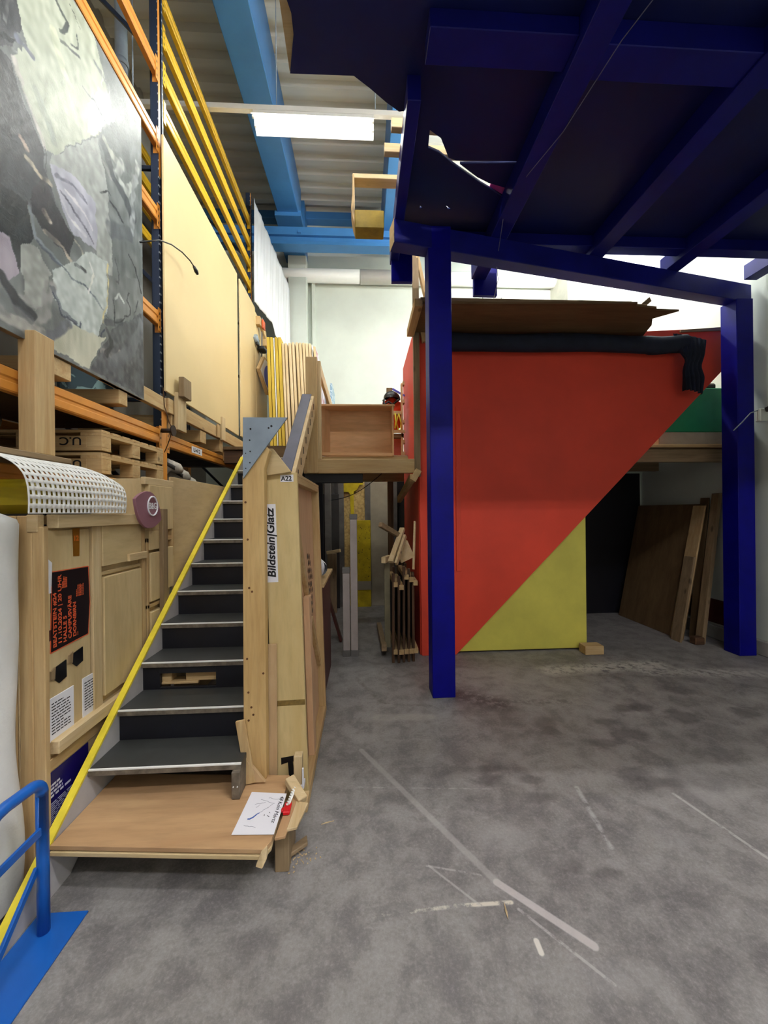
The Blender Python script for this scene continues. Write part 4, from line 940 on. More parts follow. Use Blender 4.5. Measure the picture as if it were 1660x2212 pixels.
for y in (U1, U2):
    top = 6.92
    upright(FX, y, top); upright(BX + 0.07, y, top)
    for k in range(6):
        z0 = 0.6 + k * 1.05
        b = MB(); b.bar((FX - 0.06, y, z0), (BX + 0.06, y, z0 + (1.0 if k % 2 else 0.0)), 0.03, 0.035); b.build('brace', M_rack_blue, rk)
def beam(y0, y1, zc, mat, nm, x=FX):
    b = MB(); h = 0.062
    prof = [(x - 0.045, zc - h), (x - 0.006, zc - h), (x, zc - h + 0.008), (x, zc - 0.016), (x - 0.007, zc - 0.008), (x - 0.007, zc + 0.008), (x, zc + 0.016), (x, zc + h - 0.008), (x - 0.006, zc + h), (x - 0.045, zc + h)]
    b.prism([(p[0], y0, p[1]) for p in prof], (0, y1 - y0, 0), 0)
    o = b.build('beam', mat, rk)
    for yy in (y0 - 0.002, y1 - 0.042):
        b = MB(); b.box(x, x + 0.004, yy, yy + 0.044, zc - 0.12, zc + 0.09, 0.001); b.box(x - 0.05, x + 0.003, yy + (0 if yy < (y0 + y1) / 2 else .041), yy + (.003 if yy < (y0 + y1) / 2 else .044), zc - 0.12, zc + 0.09, 0.001)
        for zz in (-0.09, -0.03, 0.03):
            b.mi = 1; b.box(x + 0.0035, x + 0.0048, yy + 0.014, yy + 0.026, zc + zz, zc + zz + 0.02, 0)
        b.build('beam_connector', [mat, M_black], o)
    return o
for zc in (2.36, 3.41, 4.34, 5.02, 5.66):
    beam(U0, U1 - 0.045, zc, M_orange, 'orange')
    beam(U0, U1 - 0.045, zc, M_orange, 'orange', BX + 0.07)
beam(U0, U1 - 0.045, 1.865, M_orange, 'orange'); beam(U0, U1 - 0.045, 1.865, M_orange, 'orange', BX + 0.07)
beam(U1 + 0.045, U2 - 0.58, 2.345, M_orange, 'orange')
beam(U1 + 0.045, U2 - 0.045, 2.345, M_orange, 'orange', BX + 0.07)
for zc in (5.39, 5.74, 6.09, 6.445):
    beam(U1 + 0.045, U2 - 0.045, zc, M_yellow_beam, 'yellow')
    beam(U1 + 0.045, U2 - 0.045, zc, M_yellow_beam, 'yellow', BX + 0.07)
bm_l = rk.children[-1]
m = MB(); m.box(FX, FX + 0.001, 4.16, 4.42, 2.31, 2.38, 0)
lb2 = tag(m.build('bay_label', M_paper), 'small white bay number label on the orange beam', 'label')
lettering('U-412', 0.06, M_ink, lb2, (FX + 0.0016, 4.20, 2.325), (0, 1, 0), (0, 0, 1), bold=0.0012, wide=1.1)
# decking boards on the rack levels (dim, behind the beams)
m = MB(); m.box(BX + 0.08, FX - 0.05, 0.9, 3.52, 2.425, 2.445, 0.001); tag(m.build('shelf_board', brown('x')), 'board shelf above the stacked pallets in the rack', 'shelf')
m = MB(); m.box(BX + 0.08, FX - 0.05, U1 + 0.06, 6.38, 2.41, 2.43, 0.001); tag(m.build('shelf_board', brown('x')), 'board shelf above the pale boots in the rack', 'shelf')
for y in (3.9, 4.6, 5.3):
    m = MB(); m.box(BX + 0.08, FX - 0.05, y, y + 0.08, 2.30, 2.40, 0.003); tag(m.build('cross_bar', M_steel_post), 'grey cross bar under the shelf board, seen from below', 'bar', 'cross bars under the shelf board')
m = MB(); m.box(-2.75, FX - 0.1, 3.72, 6.36, 1.55, 1.60, 0.002); tag(m.build('lower_shelf', M_dark_board), 'dim lower shelf behind the plywood sheet', 'shelf')
m = MB(); m.box(-2.96, -2.94, U0, 3.4, 2.6, 4.6, 0.001); t = NT('teal_canvas', 0.7); f1 = t.noise(t.coord((1, 1, 1)), 3.0, 3, 0.6, 2.0); t.color(t.mix(t.ramp(f1, 0.44, 0.47), lin((150, 186, 190)), lin((60, 84, 96))))
m2 = MB(); m2.box(-2.20, -2.18, 2.9, 3.5, 2.46, 3.5, 0.001); m2.bm.normal_update(); tag(m2.build('pale_blue_canvas', t.m), 'pale blue painted canvas glimpsed behind the dark upright', 'canvas')
tag(m.build('rear_board', M_wall_dark), 'dull board at the rear of the rack behind the big painting', 'board')
m = MB(); m.tube([(-2.35, 3.95, 5.0), (-2.35, 3.95, 8.0)], 0.055, 14); m.tube([(-2.35, 3.95, 6.10), (-2.35, 3.95, 6.16)], 0.065, 14); tag(m.build('drain_pipe', M_galv), 'grey metal drain pipe rising behind the orange beams', 'pipe')
m = MB(); m.tube([(-2.1, 3.70, 5.2), (-2.1, 3.70, 8.0)], 0.006, 6); tag(m.build('chain', M_galv), 'thin chain hanging beside the drain pipe', 'chain')
m = MB(); m.box(-2.78, -2.74, 5.5, 6.4, 5.2, 6.8, 0.002); tag(m.build('grey_sheet', M_galv), 'pale grey sheet behind the far ends of the yellow beams', 'sheet')

# ================================================================ LARGE PAINTING
pn = thing('large_painting', (-1.77, 2.05, 2.58), 'large abstract painting in greys and whites propped on the rack', 'painting')
b = MB()
for (y0, y1, z0, z1) in ((0.90, 3.19, 2.58, 2.62), (0.90, 3.19, 4.80, 4.84), (0.90, 0.94, 2.62, 4.80), (3.15, 3.19, 2.62, 4.80)): b.box(-1.79, -1.757, y0, y1, z0, z1, 0.002)
b.build('stretcher', grey_wood('y'), pn)
STROKES = [('p',[(1.81,4.2),(3.99,7.41),(3.88,2.55),(1.79,2.07)],(128,131,131),0.0),('p',[(2.47,4.83),(2.2,4.78),(3.19,4.84),(3.19,3.57),(2.79,3.33),(2.78,3.9),(2.67,4.2),(2.86,4.48)],(124,128,127),0.0),('p',[(1.89,4.32),(1.98,4.46),(2.07,4.31),(2.11,4.23),(2.04,4.04),(1.89,3.86)],(92,93,96),0.0),('p',[(2.07,4.31),(1.98,4.46),(2.26,4.87),(2.47,4.83),(2.63,4.87),(2.85,4.5),(2.65,4.19),(2.31,3.73),(2.23,3.7),(2.11,3.9),(2.04,3.98),(2.13,4.15)],(172,176,164),0.0),('p',[(1.73,3.69),(1.98,3.96),(2.04,3.96),(2.11,3.82),(2.22,3.69),(2.23,3.6),(2.31,3.46),(2.35,3.4),(2.45,3.35),(2.4,3.21),(2.24,3.22),(2.12,3.33),(1.72,3.06)],(80,81,84),0.0),('p',[(2.22,3.53),(2.3,3.45),(2.45,3.37),(2.39,3.21),(2.23,3.25),(2.12,3.32)],(66,60,64),0.0),('p',[(2.27,3.64),(2.48,3.76),(2.65,3.74),(2.66,3.41),(2.45,3.38),(2.35,3.49)],(172,172,182),0.0),('p',[(2.31,3.73),(2.46,3.92),(2.67,4.2),(2.78,3.9),(2.82,3.35),(2.68,3.26),(2.66,3.41),(2.65,3.74),(2.48,3.76),(2.27,3.64)],(160,163,160),0.0),('p',[(2.62,4.16),(2.85,4.48),(2.81,4.56),(2.7,4.54),(2.59,4.33),(2.57,4.14)],(205,212,208),0.0),('l',[(2.05,3.98),(2.11,3.9),(2.19,3.78),(2.24,3.71)],(175,172,168),0.0248),('l',[(2.07,4.12),(2.11,4.14),(2.16,4.13)],(120,122,132),0.0318),('l',[(2.19,3.96),(2.26,3.9),(2.31,3.82)],(150,156,148),0.0521),('l',[(2.32,4.43),(2.39,4.31),(2.49,4.22)],(186,190,172),0.05),('l',[(2.01,4.11),(2.04,4.27)],(120,121,122),0.0164),('l',[(1.98,4.02),(2.06,4.09)],(64,66,70),0.021),('l',[(2.8,4.04),(2.73,4.07)],(150,152,150),0.0224),('l',[(3.12,4.69),(3.02,4.48),(3.0,4.34)],(112,116,116),0.0599),('l',[(2.31,3.61),(2.45,3.68),(2.56,3.67)],(120,120,130),0.0141),('l',[(2.34,3.56),(2.48,3.51),(2.63,3.44)],(105,105,115),0.0129),('l',[(2.36,3.5),(2.45,3.46),(2.56,3.44)],(200,200,205),0.0171),('l',[(2.39,3.59),(2.53,3.58),(2.61,3.52)],(205,203,205),0.0145),('p',[(1.72,3.14),(1.97,3.28),(2.12,3.33),(2.17,3.15),(2.07,2.92),(2.03,3.06),(1.72,2.88)],(60,63,65),0.0),('p',[(1.79,2.96),(1.97,3.05),(2.03,3.05),(2.07,2.92),(1.79,2.72)],(165,158,168),0.0),('l',[(2.73,4.2),(2.84,4.08),(2.97,4.02),(3.06,3.95)],(86,90,92),0.0772),('l',[(2.73,4.25),(2.8,4.21),(2.91,4.21)],(165,168,160),0.0423),('l',[(2.93,4.24),(2.88,4.11),(2.99,4.08),(3.11,4.28),(3.14,4.42)],(166,169,166),0.0522),('l',[(2.85,4.42),(2.98,4.41),(3.0,4.29)],(100,104,104),0.0851),('l',[(3.06,3.83),(3.06,4.06),(3.11,4.28)],(150,154,155),0.0463),('l',[(2.8,3.66),(3.01,3.79)],(105,108,112),0.1008),('l',[(2.8,3.85),(2.88,3.84),(2.94,3.83)],(60,62,66),0.015),('l',[(2.7,3.84),(2.78,3.91),(2.81,3.9)],(50,52,54),0.0128),('l',[(2.31,4.67),(2.37,4.63),(2.41,4.62),(2.36,4.51)],(88,92,92),0.0219),('l',[(2.36,4.45),(2.43,4.49),(2.51,4.54)],(95,98,98),0.0155),('l',[(2.42,4.76),(2.47,4.74),(2.52,4.72)],(80,84,84),0.0071),('l',[(2.44,4.53),(2.49,4.58),(2.5,4.64)],(88,92,92),0.01),('l',[(2.55,4.4),(2.66,4.4),(2.79,4.37)],(110,115,116),0.0093),('l',[(2.65,4.68),(2.73,4.66),(2.79,4.62)],(120,124,124),0.0221),('l',[(2.72,4.69),(2.72,4.47)],(190,192,188),0.0079),('l',[(2.79,4.67),(2.8,4.5)],(185,188,184),0.0081),('l',[(1.97,3.56),(2.04,3.56),(2.15,3.59),(2.25,3.67)],(60,62,66),0.0097),('l',[(2.08,3.61),(2.13,3.59)],(185,170,160),0.0195),('l',[(2.12,3.54),(2.16,3.54),(2.21,3.53),(2.27,3.54)],(188,180,164),0.0279),('l',[(2.22,3.69),(2.23,3.56)],(70,73,75),0.0051),('l',[(2.24,3.71),(2.25,3.58)],(75,78,80),0.0052),('l',[(2.23,3.36),(2.26,3.33)],(190,182,170),0.026),('l',[(2.14,3.34),(2.18,3.16),(2.28,3.14),(2.39,3.12)],(140,147,152),0.0208),('l',[(2.24,3.23),(2.35,3.24),(2.42,3.21)],(186,178,166),0.027),('l',[(2.45,3.35),(2.52,3.31),(2.56,3.25)],(195,190,175),0.0145),('p',[(2.27,3.06),(2.58,3.35),(2.76,3.41),(2.75,3.04),(2.62,2.79),(2.51,2.75),(2.39,2.83),(2.3,2.9)],(184,190,188),0.0),('p',[(1.97,3.03),(2.02,3.03),(2.07,2.93),(2.0,2.81),(1.88,2.75),(1.89,2.98)],(160,153,162),0.0),('p',[(2.09,3.06),(2.19,3.12),(2.27,3.03),(2.25,2.88),(2.17,2.77),(2.09,2.79),(2.08,2.92)],(160,162,158),0.0),('l',[(2.1,2.77),(2.17,2.71),(2.24,2.8),(2.27,2.95)],(150,150,148),0.0762),('l',[(1.97,2.84),(2.05,2.76),(2.15,2.73)],(66,68,72),0.0547),('l',[(1.91,2.67),(2.02,2.65),(2.21,2.65)],(165,164,160),0.0592),('l',[(2.06,2.71),(2.13,2.7)],(120,121,124),0.0485),('l',[(2.28,2.96),(2.36,2.86),(2.47,2.83)],(95,98,108),0.0247),('l',[(2.19,3.15),(2.27,3.13),(2.39,3.12),(2.56,3.11),(2.77,3.02)],(86,93,104),0.0127),('l',[(2.5,2.85),(2.5,2.76),(2.55,2.75),(2.62,2.8),(2.72,2.91)],(72,78,94),0.0104),('l',[(2.3,2.92),(2.36,2.84),(2.5,2.82)],(74,80,92),0.0097),('l',[(2.45,3.21),(2.5,3.22),(2.55,3.21)],(58,60,64),0.0174),('l',[(2.56,3.09),(2.62,3.25),(2.59,3.28)],(215,215,208),0.0105),('l',[(2.76,3.39),(2.77,3.25),(2.71,2.95)],(198,188,150),0.0127),('p',[(2.23,2.6),(2.45,2.81),(2.73,2.87),(2.57,2.6),(2.41,2.6)],(184,184,170),0.0),('l',[(2.26,2.66),(2.41,2.8)],(120,122,128),0.054),('p',[(2.58,2.59),(2.75,2.87),(2.86,3.02),(3.2,3.29),(3.23,2.58),(2.85,2.61)],(106,108,111),0.0),('l',[(2.71,2.77),(2.85,2.77),(2.89,2.84)],(150,146,144),0.0359),('l',[(2.75,2.92),(2.8,2.84),(2.75,2.76)],(74,75,78),0.0352),('l',[(2.83,2.72),(3.06,2.94),(3.17,3.17)],(122,124,128),0.0874),('l',[(2.75,2.97),(2.9,3.06)],(90,92,96),0.0425),('l',[(3.02,3.62),(3.09,3.59),(3.13,3.51),(3.16,3.43)],(44,46,50),0.0126),('l',[(2.85,3.49),(2.9,3.4),(2.86,3.33)],(70,72,76),0.01),('l',[(3.0,3.34),(2.97,3.27),(3.01,3.22),(2.98,3.14),(2.93,3.12)],(62,64,68),0.0103),('l',[(2.82,3.1),(2.83,3.03),(2.9,3.06),(2.94,3.11)],(66,68,72),0.01),('l',[(2.81,3.19),(2.82,3.12),(2.84,3.01)],(62,64,68),0.0082),('l',[(2.94,3.22),(2.9,3.26),(2.84,3.2)],(186,190,188),0.0167),('l',[(3.13,3.34),(3.06,3.17)],(74,76,80),0.009)]
def hash_noise(y, z, s, seed):
    """smooth value noise on arrays"""
    g = np.random.RandomState(seed).rand(64, 64)
    u, v = y * s, z * s; i, j = np.floor(u).astype(int), np.floor(v).astype(int); fu, fv = u - i, v - j
    fu, fv = fu * fu * (3 - 2 * fu), fv * fv * (3 - 2 * fv)
    a, b_, c, d = g[i % 64, j % 64], g[(i + 1) % 64, j % 64], g[i % 64, (j + 1) % 64], g[(i + 1) % 64, (j + 1) % 64]
    return (a * (1 - fu) + b_ * fu) * (1 - fv) + (c * (1 - fu) + d * fu) * fv
def paint_canvas():
    ny, nz = 300, 300
    ys = np.concatenate([np.linspace(0.90, 1.80, 40, endpoint=False), np.linspace(1.80, 3.19, ny - 39)]); zs = np.linspace(2.58, 4.84, nz + 1)
    Y, Z = np.meshgrid(ys, zs, indexing='ij')
    wy = Y + 0.03 * (hash_noise(Y, Z, 9, 1) - .5) + 0.02 * (hash_noise(Y, Z, 28, 2) - .5); wz = Z + 0.03 * (hash_noise(Y, Z, 9, 3) - .5) + 0.02 * (hash_noise(Y, Z, 28, 4) - .5)
    C = np.zeros(Y.shape + (3,)); C[:] = (128, 131, 131)
    for si, (kind, pts, col, w) in enumerate(STROKES):
        n = len(pts)
        ang = random.Random(si).uniform(0, 3.14); st = hash_noise(Y * math.cos(ang) * 0.3 + Z * math.sin(ang) * 2.2, Z * math.cos(ang) * 0.4 - Y * math.sin(ang) * 2.2, 16, si + 10) - .5
        if kind == 'p':
            ins = np.zeros(Y.shape, bool)
            for k in range(n):
                (a, b1), (c, d) = pts[k], pts[(k + 1) % n]
                if abs(d - b1) < 1e-9: continue
                ins ^= ((b1 > wz) != (d > wz)) & (wy < (c - a) * (wz - b1) / (d - b1) + a)
            f = ins * 1.0; amp = 26
        else:
            dmin = np.full(Y.shape, 9.0)
            for k in range(n - 1):
                (a, b1), (c, d) = pts[k], pts[k + 1]; dx, dz = c - a, d - b1; L = dx * dx + dz * dz + 1e-9
                h = np.clip(((wy - a) * dx + (wz - b1) * dz) / L, 0, 1)
                dmin = np.minimum(dmin, np.hypot(wy - a - h * dx, wz - b1 - h * dz))
            f = np.clip(1.25 - dmin / (w * 0.5 + 1e-4), 0, 1); f = np.minimum(f * 3, 1) * np.clip(0.75 + st, 0, 1); amp = 24
        f = f[..., None]
        C = C * (1 - f) + (np.array(col, float) + (st * amp)[..., None]) * f
    C += ((hash_noise(Y, Z * 0.3, 40, 90) - .5) * 14)[..., None]
    C = np.clip(104 + (C - 128) * 1.30, 8, 215) / 255.0; C = np.where(C <= 0.04045, C / 12.92, ((C + 0.055) / 1.055) ** 2.4)
    n1, n2 = Y.shape
    V = np.stack([np.full(Y.size, 0.0), Y.ravel() - 2.05, Z.ravel() - 2.58], 1)
    idx = np.arange(n1 * n2).reshape(n1, n2)
    F = np.stack([idx[:-1, :-1], idx[1:, :-1], idx[1:, 1:], idx[:-1, 1:]], -1).reshape(-1, 4)
    me = bpy.data.meshes.new('canvas'); me.from_pydata(V.tolist(), [], F.tolist())
    at_ = me.color_attributes.new('paint', 'FLOAT_COLOR', 'POINT')
    at_.data.foreach_set('color', np.concatenate([C.reshape(-1, 3), np.ones((C.size // 3, 1))], 1).astype(np.float32).ravel())
    t = NT('oil_paint', 0.36, spec=0.22)
    at2 = t.n('ShaderNodeVertexColor', layer_name='paint'); t.color(at2.outputs[0])
    t.bump(t.noise(t.coord((1, 1, 1), False), 26, 6, 0.7, 1.0), 0.18, 0.012)
    me.materials.append(t.m)
    o = bpy.data.objects.new('canvas', me); COL.objects.link(o); o.parent = pn; o.location = (0.020, 0, 0)
    return o
paint_canvas()

# ================================================================ FIBREBOARD SHEETS AND THE BEARERS CARRYING THEM
m = MB(); m.box(-1.765, -1.745, 3.53, 5.54, 2.76, 5.05, 0.003); tag(m.build('fibreboard_sheet', M_fibre), 'large beige fibreboard sheet standing beside the big painting', 'sheet')
m = MB(); m.box(-1.77, -1.75, 5.67, 6.46, 2.78, 5.06, 0.003); m.box(-1.77, -1.75, 6.465, 7.2, 2.50, 5.0, 0.003); tag(m.build('fibreboard_sheet', M_fibre), 'second beige fibreboard sheet beyond the dark gap', 'sheet')
wp = thing('plastic_film_sheet', (-1.72, 7.2, 4.9), 'translucent white plastic film hanging on the far end of the rack', 'sheet')
b = MB(); b.grid(lambda u, v: Vector((-1.72 + 0.27 * u + 0.007 * math.sin(u * 34 + 2 * v) + 0.004 * math.sin(u * 80 - v * 5), 6.32 + 1.62 * u, (lambda zb: zb + (6.76 - 0.52 * u - zb) * v)(5.08 if u < 0.45 else 5.08 - 1.6 * (u - 0.45)))), 80, 24); b.build('film', M_sheet, wp, solid=0.004)
def bearer(x0, x1, y0, y1, z0, z1, label, mat=None, name='timber_bearer', grp='timber bearers on the rack'):
    m = MB(); m.box(x0, x1, y0, y1, z0, z1, 0.004); return tag(m.build(name, mat or pine('x')), label, 'timber', grp)
bearer(-2.6, -1.765, 2.30, 2.44, 2.47, 2.575, 'square timber bearer under the middle of the painting edge')
bearer(-2.6, -1.765, 2.90, 3.0, 2.47, 2.575, 'square timber bearer under the end of the painting edge')
bearer(-2.6, -1.765, 3.66, 3.74, 2.445, 2.58, 'square timber bearer end beside the orange upright connector')
bearer(-2.6, -1.765, 4.30, 4.45, 2.445, 2.575, 'square timber bearer end right above the bay number label')
bearer(-2.6, -1.765, 5.42, 5.54, 2.445, 2.57, 'square timber bearer end at the far end of the orange beam')
bearer(-2.6, -1.765, 4.86, 4.97, 2.43, 2.58, 'square timber bearer end with stop post rising from it')
bearer(-1.80, -1.755, 3.60, 5.95, 2.585, 2.72, 'long rail of timber under the fibreboard sheet', pine('y'), 'timber_rail', None)
bearer(-1.80, -1.755, 2.7, 3.55, 2.58, 2.70, 'short rail of timber between the painting corner and the upright', pine('y'), 'timber_rail', None)
bearer(-1.80, -1.76, 5.06, 6.3, 2.34, 2.445, 'packing timber below the far bearers behind the gusset plate', pine('y'), 'packing_timber', None)
m = MB(); m.box(-1.755, -1.715, 3.69, 3.86, 2.45, 2.80, 0.004); tag(m.build('stop_post', pale('z')), 'upright stop batten in front of the lower fibreboard corner', 'batten')
m = MB(); m.box(-1.715, -1.665, 3.70, 3.86, 2.76, 2.95, 0.005); tag(m.build('stop_block', grey_wood('z')), 'chunky block topping the upright stop batten', 'block')
m = MB(); m.box(-1.755, -1.725, 4.85, 4.96, 2.57, 2.86, 0.004); tag(m.build('stop_post', pale('z')), 'short stop batten halfway along the fibreboard sheet', 'batten')
m = MB(); m.box(-1.752, -1.735, 4.72, 4.80, 2.58, 2.74, 0.003); tag(m.build('stop_lath', pine('z')), 'thin lath beside the short stop batten', 'batten')
m = MB(); m.tube([(-1.70, 3.55, 2.41), (-1.69, 3.55, 2.41)], 0.048, 20); m.tube([(-1.795, 3.55, 2.41), (-1.70, 3.55, 2.41)], 0.02, 10); tag(m.build('round_knob', flat('dark_brown_knob', (52, 34, 24), 0.6)), 'dark round knob hanging at the orange upright connector', 'knob')
m = MB(); m.tube([(-1.755, 3.50, 2.78), (-1.75, 3.51, 2.62), (-1.72, 3.53, 2.48), (-1.70, 3.55, 2.42), (-1.75, 3.57, 2.30), (-1.79, 3.58, 2.22)], 0.004, 6); tag(m.build('string', flat('brown_string', (90, 62, 34), 0.7)), 'thin brown string tied around the orange upright connector', 'string')
mc = thing('gooseneck_microphone', (-1.70, 3.5, 4.0), 'thin black gooseneck microphone bending out over the fibreboard', 'microphone')
b = MB(); b.tube([(-1.75, 3.15, 3.82), (-1.70, 3.35, 3.98), (-1.68, 3.52, 4.06), (-1.66, 3.68, 4.10), (-1.64, 3.80, 4.10), (-1.63, 3.87, 4.08)], 0.006, 8); b.build('gooseneck', M_black, mc)
b = MB(); b.tube([(-1.632, 3.86, 4.085), (-1.625, 3.90, 4.06), (-1.62, 3.92, 4.04)], [0.012, 0.02, 0.012], 12); b.build('head', M_black, mc)
# clamps and small board on the fibreboard
for i, (y, z, lab) in enumerate(((6.55, 4.80, 'wood and orange clamp hanging high on the far fibreboard edge, upper one'), (6.95, 4.62, 'wood and orange clamp hanging high on the far fibreboard edge, lower one'))):
    c = thing('hanging_clamp', (-1.72, y, z), lab, 'clamp', 'clamps on the fibreboard')
    b = MB(); b.box(-1.76, -1.68, y - 0.06, y + 0.06, z, z + 0.14, 0.006); b.bar((-1.70, y + 0.05, z + 0.06), (-1.66, y + 0.2, z - 0.12), 0.05, 0.05); b.build('jaw', pine('z'), c)
    b = MB(); b.box(-1.675, -1.645, y + 0.02, y + 0.16, z - 0.02, z + 0.13, 0.01); b.build('grip', flat('orange_plastic', (232, 96, 44), 0.4), c)
    b = MB(); b.bar((-1.70, y + 0.1, z - 0.6 + 0.2 * i), (-1.69, y + 0.12, z + 0.2), 0.012, 0.03); b.build('bar', M_steel_post, c)
sl = thing('clip_lamp', (-1.70, 6.55, 4.4), 'small black clip lamp with metal shades on the fibreboard edge', 'lamp')
b = MB(); b.box(-1.74, -1.62, 6.52, 6.72, 4.40, 4.46, 0.01); b.box(-1.73, -1.69, 6.40, 6.5, 4.42, 4.54, 0.01); b.build('body', M_black, sl)
b = MB(); b.tube([(-1.735, 6.36, 4.55), (-1.71, 6.48, 4.45)], [0.05, 0.03], 14); b.tube([(-1.62, 6.68, 4.43), (-1.56, 6.8, 4.41)], [0.045, 0.02], 14); b.build('shade', M_galv, sl)
sb2 = thing('hexagon_board', (-1.68, 6.75, 3.9), 'small wooden framed board with blue disc hung on the fibreboard', 'board')
def tilt(pts, dx): return [(-1.74 + dx + (y - 6.45) * 0.17, y, z) for y, z in pts]
b = MB(); b.prism(tilt([(6.45, 4.05), (6.65, 4.33), (6.95, 4.30), (7.15, 4.0), (7.02, 3.77), (6.80, 3.72)], 0), (0.05, 0, 0), 0.003); b.build('frame', pine('z'), sb2)
b = MB(); b.prism(tilt([(6.50, 4.05), (6.67, 4.29), (6.93, 4.27), (7.11, 4.0), (7.0, 3.80), (6.81, 3.76)], 0.051), (0.002, 0, 0)); b.build('white_face', M_white, sb2)
b = MB(); b.prism(tilt([(6.83 + 0.2 * math.cos(6.2832 * k / 28), 4.03 + 0.2 * math.sin(6.2832 * k / 28)) for k in range(28)], 0.0545), (0.002, 0, 0)); b.build('blue_disc', flat('periwinkle', (104, 120, 222), 0.5, .03, 3), sb2)

# ================================================================ LOWER RACK BAY: PALLETS, POST, BUNDLE, BOOTS
M_pal = pine('y')
def pallet(z, label, writing):
    pl = thing('wooden_pallet', (-2.35, 3.15, z), label, 'pallet', 'wooden pallets on the lower rack beam')
    x0, x1, y0, y1 = -2.75, -1.775, 2.72, 3.53
    for yy in (y0, (y0 + y1) / 2 - 0.05, y1 - 0.10):
        b = MB(); b.box(x0, x1, yy, yy + 0.10, z + 0.0, z + 0.022, 0.002); b.build('bottom_board', pine('x'), pl)
    for xx in (x0, (x0 + x1) / 2 - 0.07, x1 - 0.10):
        for yy in (y0, (y0 + y1) / 2 - 0.05, y1 - 0.10):
            b = MB(); b.box(xx, xx + 0.10 if xx > x0 else xx + 0.14, yy, yy + 0.10, z + 0.022, z + 0.10, 0.002); b.build('block', pine('x'), pl)
    b = MB(); b.box(x1 - 0.36, x1 - 0.10, y0, y0 + 0.05, z + 0.022, z + 0.10, 0.002); bb = b.build('marked_block', pine('x'), pl)
    lettering(writing, 0.075, M_ink, bb, (x1 - 0.13, y0 - 0.001, z + 0.088), (-1, 0, 0), (0, 0, -1), bold=0.001, wide=1.2)
    for xx in (x0, (x0 + x1) / 2 - 0.07, x1 - 0.14):
        b = MB(); b.box(xx, xx + 0.14, y0, y1, z + 0.10, z + 0.122, 0.002); b.build('stringer_board', M_pal, pl)
    for k in range(7):
        yy = y0 + k * (y1 - y0 - 0.09) / 6
        b = MB(); b.box(x0, x1, yy, yy + 0.09, z + 0.122, z + 0.142, 0.002); b.build('deck_board', pine('x'), pl)
pallet(1.945, 'wooden pallet lying directly on the lower orange beam', 'UIC')
pallet(2.10, 'wooden pallet stacked on top of the other pallet', 'U.C')
m = MB(); m.box(-1.79, -1.70, 2.10, 2.23, 1.985, 2.63, 0.005); tag(m.build('timber_post', pine('z')), 'square timber post standing under the corner of the painting', 'post')
m = MB(); m.box(-2.4, -1.68, 1.2, 2.32, 1.955, 1.985, 0.004); tag(m.build('grey_plank', grey_wood('y')), 'grey plank carrying the square timber post', 'plank')
m = MB(); m.grid(lambda u, v: Vector((-2.0 + 0.22 * math.cos(6.283 * u) * abs(math.sin(3.1416 * v)) ** .5 * (1 + 0.05 * math.sin(20 * u + 7 * v)), 1.75 + 0.42 * math.sin(6.283 * u) * abs(math.sin(3.1416 * v)) ** .5 * (1 + .05 * math.sin(15 * u)), 1.986 + 0.34 * v)), 40, 16)
tag(m.build('black_bundle', M_black_foil), 'bundle wrapped in shiny black foil beside the square timber post', 'bundle')
for i, y in enumerate((3.70, 3.86, 4.02)):
    bo = thing('pale_boot', (-1.86, y, 1.93), ('pale crumpled boot nearest the dark upright on the plywood sheet', 'pale crumpled boot in the middle of the row on the plywood sheet', 'pale crumpled boot farthest along the row on the plywood sheet')[i], 'boot', 'pale boots behind the plywood sheet')
    b = MB(); zt = (2.16, 2.10, 2.04)[i]
    b.tube([(-1.90, y, 1.90), (-1.90, y, 1.98), (-1.89, y + 0.02, (zt + 1.98) / 2), (-1.84, y + 0.06, zt - 0.03), (-1.79, y + 0.12, zt - 0.06), (-1.77, y + 0.16, zt - 0.08)], [0.05, 0.055, 0.06, 0.062, 0.055, 0.03], 14); b.build('leather', flat('bone_leather', (206, 198, 184), 0.6, 0.14, 14, bump=0.3), bo)
    b = MB(); b.tube([(-1.845, y + 0.05, zt - 0.06), (-1.835, y + 0.06, zt - 0.03)], 0.066, 14); b.build('strap', M_dark_board, bo)

# ================================================================ CRATES BESIDE THE STAIR
SX = -1.435
c1 = thing('storage_crate', (-1.9, 2.2, 0), 'big plywood crate nearest the camera with posters along the stair', 'crate')
b = MB(); b.box(-1.79, SX - 0.03, 1.83, 2.60, 0.03, 1.60, 0.002); b.build('body', ply('z'), c1)
for (x0, x1, z0, z1, mt) in ((-1.48, SX + 0.005, 0.0, 1.61, 'z'), (-1.545, -1.48, 0.0, 1.66, 'z'), (-1.70, -1.55, 0, 1.66, 'z')):
    b = MB(); b.box(x0, x1, 1.80, 1.83, z0, z1, 0.004); b.build('corner_board', pine(mt), c1)
b = MB(); b.box(-1.50, -1.452, 1.795, 1.835, 1.585, 1.665, 0.004); b.build('rail_end', pale('x'), c1)
def sidep(name, y0, y1, z0, z1, th, mat, label=None, par=c1):
    b = MB(); b.box(SX - 0.03, SX - 0.03 + th, y0, y1, z0, z1, 0.003); return tag(b.build(name, mat, par), label)
sidep('side_panel', 1.84, 2.12, 0.60, 1.59, 0.014, ply('z'))
sidep('top_rail', 1.86, 2.615, 1.60, 1.665, 0.055, pale('y'))
sidep('stile', 2.13, 2.20, 0.60, 1.60, 0.024, pale('z'))
sidep('side_panel', 2.20, 2.57, 1.375, 1.60, 0.030, ply('y')); sidep('recess_strip', 2.20, 2.58, 1.325, 1.345, 0.016, ply('y'))
sidep('side_panel', 2.205, 2.565, 0.66, 1.315, 0.032, ply('z'))
sidep('batten', 2.42, 2.615, 1.375, 1.42, 0.045, pale('y'))
